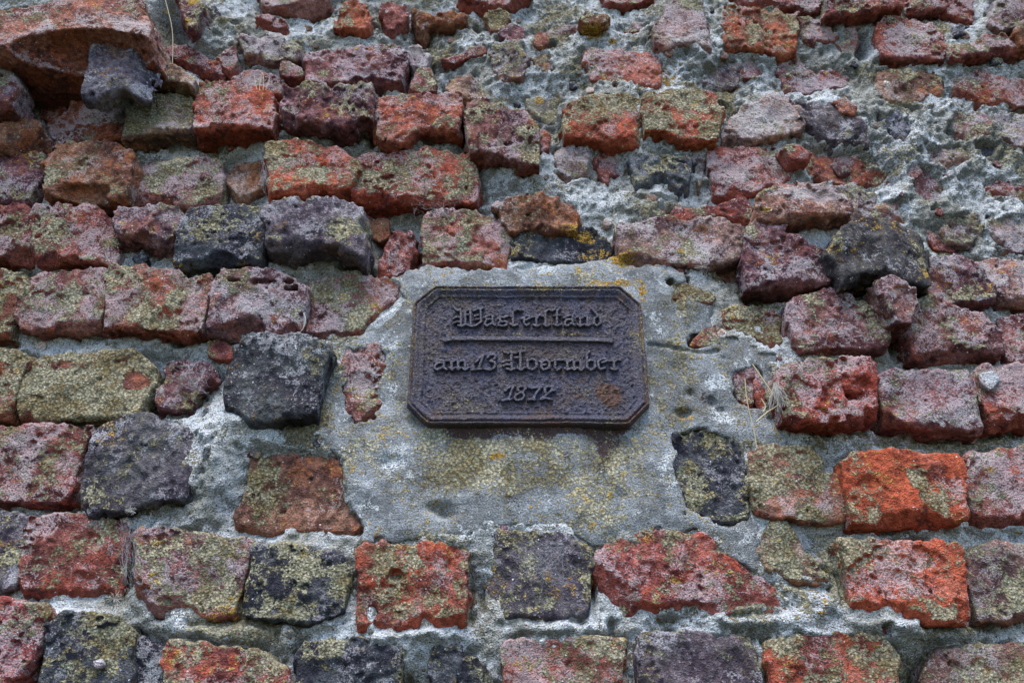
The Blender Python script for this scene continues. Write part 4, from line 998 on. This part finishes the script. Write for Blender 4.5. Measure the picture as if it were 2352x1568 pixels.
# ------------------------------------------------------------------ dry stalks, fluff and cobwebs
M_STRAW = mat_fibre('dry_straw', (.52, .42, .24)); M_FLUFF = mat_fibre('plant_fluff', (.46, .43, .38)); M_WEB = mat_fibre('cobweb_silk', (.36, .36, .38))
def tubes(lines, taper=False):
    """lines: list of (points Nx3, radius)"""
    V, Q = [], []
    for pts, rad in lines:
        pts = np.asarray(pts, float); n = len(pts)
        for i in range(n):
            t = pts[min(i+1, n-1)]-pts[max(i-1, 0)]; t /= np.linalg.norm(t)+1e-9
            u = np.cross(t, (0.3, 1, .2)); u /= np.linalg.norm(u)+1e-9; w = np.cross(t, u)
            r = rad*(1-.75*i/(n-1)) if taper else rad
            b = len(V)
            for k in range(4):
                a = k*math.pi/2; V.append(pts[i]+(u*math.cos(a)+w*math.sin(a))*r)
            if i:
                for k in range(4):
                    Q.append((b-4+k, b-4+(k+1) % 4, b+(k+1) % 4, b+k))
    return np.array(V), np.array(Q)
def at3(ox, oy, p): x, z = unproj(ox, oy, p); return np.array((x, -p, z))
def curve(pts, k=5):
    P = np.array(pts); n = len(P); out = []
    for i in range(n-1):
        p0, p1, p2, p3 = P[max(i-1, 0)], P[i], P[i+1], P[min(i+2, n-1)]
        for t in np.linspace(0, 1, k, endpoint=False):
            out.append(.5*((2*p1)+(-p0+p2)*t+(2*p0-5*p1+4*p2-p3)*t*t+(-p0+3*p1-3*p2+p3)*t**3))
    out.append(P[-1]); return np.array(out)
def fibre_thing(name, lines, mat, label, cat, group=None, taper=False):
    V, Q = tubes(lines, taper); o0 = V.mean(0)
    o = add(name, mesh_from(name, V-o0, Q), mat, None, o0); tag(o, label, cat, group); return o
def path(txt, p0, p1=None):
    q = [tuple(map(float, a.split(','))) for a in txt.split()]; p1 = p0 if p1 is None else p1
    return curve([at3(x, y, p0+(p1-p0)*i/(len(q)-1)) for i, (x, y) in enumerate(q)])
fibre_thing('grass_stalk', [(path('378,-6 386,25 394,60 397,95 396,146', .075, .06), .0007)], M_STRAW, 'long thin dry stalk hanging upright at upper left beside the dark recess', 'dry stalk')
fibre_thing('grass_stalk', [(path('1414,534 1413,515 1409,498 1411,484', .045, .05), .0006)], M_STRAW, 'short brown stalk standing in the joint above the plaque', 'dry stalk')
fibre_thing('grass_stalk', [(path('1711,868 1714,905 1722,950 1732,990 1738,1028', .045, .05), .0006)], M_STRAW, 'long pale straw hanging down the right side of the cement patch', 'dry stalk')
fibre_thing('grass_stalk', [(path('1728,836 1746,862 1765,890 1782,915 1786,930 1764,945 1737,968', .05, .06), .0008), (path('1748,915 1756,928 1758,936 1753,946', .055), .0009)], M_STRAW, 'bent yellow straw with a hooked end beside the split red brick', 'dry stalk')
fibre_thing('grass_tuft', [(path('596,208 597,190 601,172', .06), .0005), (path('604,208 606,186 603,168', .06), .0005), (path('590,206 586,186 584,174', .06), .0005), (path('610,207 616,192 619,180', .06), .0005)], M_STRAW, 'few short dry grass blades on top of the red bricks at upper left', 'grass')
def fluff(cx, cy, rx, ry, n, p, seed, label, dirx=0, diry=0, spread=1.0):
    r = np.random.RandomState(seed); ls = []
    for i in range(n):
        a = r.uniform(0, 2*math.pi) if not (dirx or diry) else math.atan2(diry, dirx)+r.uniform(-spread, spread)
        l = r.uniform(.5, 1.0); j = r.uniform(-.15, .15, 4)
        pts = [at3(cx+j[0]*rx, cy+j[1]*ry, p), at3(cx+math.cos(a)*rx*l*.5+j[2]*rx, cy+math.sin(a)*ry*l*.5+j[3]*ry, p+r.uniform(.002, .010)), at3(cx+math.cos(a)*rx*l, cy+math.sin(a)*ry*l+r.uniform(-.1, .2)*ry, p+r.uniform(-.003, .01))]
        ls.append((curve(pts, 4), r.uniform(.00011, .00022)))
    return fibre_thing('plant_fluff', ls, M_FLUFF, label, 'fluff')
fluff(1782, 885, 40, 60, 60, .058, 1, 'matted pale plant fluff caught at the left edge of the red brick', .25, 1, .9)
fluff(372, 893, 16, 22, 34, .030, 2, 'small white seed tuft on the purple broken brick beside the ochre brick', -.6, 1, 1.2)
fluff(262, 1374, 26, 18, 40, .04, 3, 'pale feathery fluff at the lower right corner of the red brick near the bottom left')
fluff(302, 1172, 16, 12, 30, .04, 4, 'white seed tuft under the large dark brick at lower left')
fluff(1585, 690, 12, 14, 18, .04, 5, 'star of white hairs on the cement right of the plaque')
fluff(1612, 612, 22, 10, 16, .055, 6, 'few pale hairs under the long brown brick above the plaque')
V, Q = tubes([(path('698,718 699,738 697,752 690,762 683,768', .05), .0010), (path('699,722 702,736 699,750', .052), .0012)], True); o0 = V.mean(0)
tag(add('feather', mesh_from('feather', V-o0, Q), M_FLUFF, None, o0), 'tiny white feather stuck in the joint left of the cement patch', 'feather')
def web(cx, cy, rx, ry, n, p, seed, label):
    r = np.random.RandomState(seed); ls = []
    for i in range(n):
        a, b = r.uniform(-1, 1, 2), r.uniform(-1, 1, 2)
        b = a*.35+b*.65
        A, B = at3(cx+a[0]*rx, cy+a[1]*ry, p+r.uniform(-.006, .008)), at3(cx+b[0]*rx, cy+b[1]*ry, p+r.uniform(-.006, .008))
        pts = [A+(B-A)*t+r.uniform(-1, 1, 3)*.0025 for t in np.linspace(0, 1, 4)]
        ls.append((curve(pts, 3), r.uniform(.00005, .00010)))
    fibre_thing('cobweb', ls, M_WEB, label, 'cobweb', 'cobwebs spun across the joints')
web(296, 1280, 26, 90, 90, .038, 11, 'tall grey cobweb in the joint between two red bricks at lower left')
web(1250, 1290, 70, 60, 90, .036, 12, 'cobweb spread over the dark brick below the cement patch')
web(1000, 480, 60, 26, 50, .05, 13, 'cobweb hanging under the red brick up and left of the plaque')
web(612, 400, 22, 50, 50, .04, 14, 'cobweb at the left side of the orange brick in the upper left')
web(1612, 640, 14, 34, 40, .045, 15, 'cobweb hanging under the long brown brick right above the plaque')
web(2065, 300, 26, 34, 60, .04, 16, 'grey cobweb over the small slate stone in the upper right')
web(1830, 1225, 50, 30, 70, .025, 17, 'cobweb filling the hollow above the triangular lichened brick')
web(440, 870, 50, 44, 60, .03, 18, 'cobweb over the purple broken brick in the left middle')
web(1630, 205, 40, 20, 40, .035, 19, 'cobweb above the lichened orange bricks in the upper middle')
web(2090, 740, 30, 40, 40, .05, 20, 'cobweb between the two red bricks at the right edge under the dark rock')
web(1000, 365, 60, 14, 30, .05, 21, 'thin cobweb strands between the two rows of red bricks at upper left of centre')
web(1180, 1500, 60, 30, 50, .03, 22, 'cobweb across the dark joint at the bottom centre')
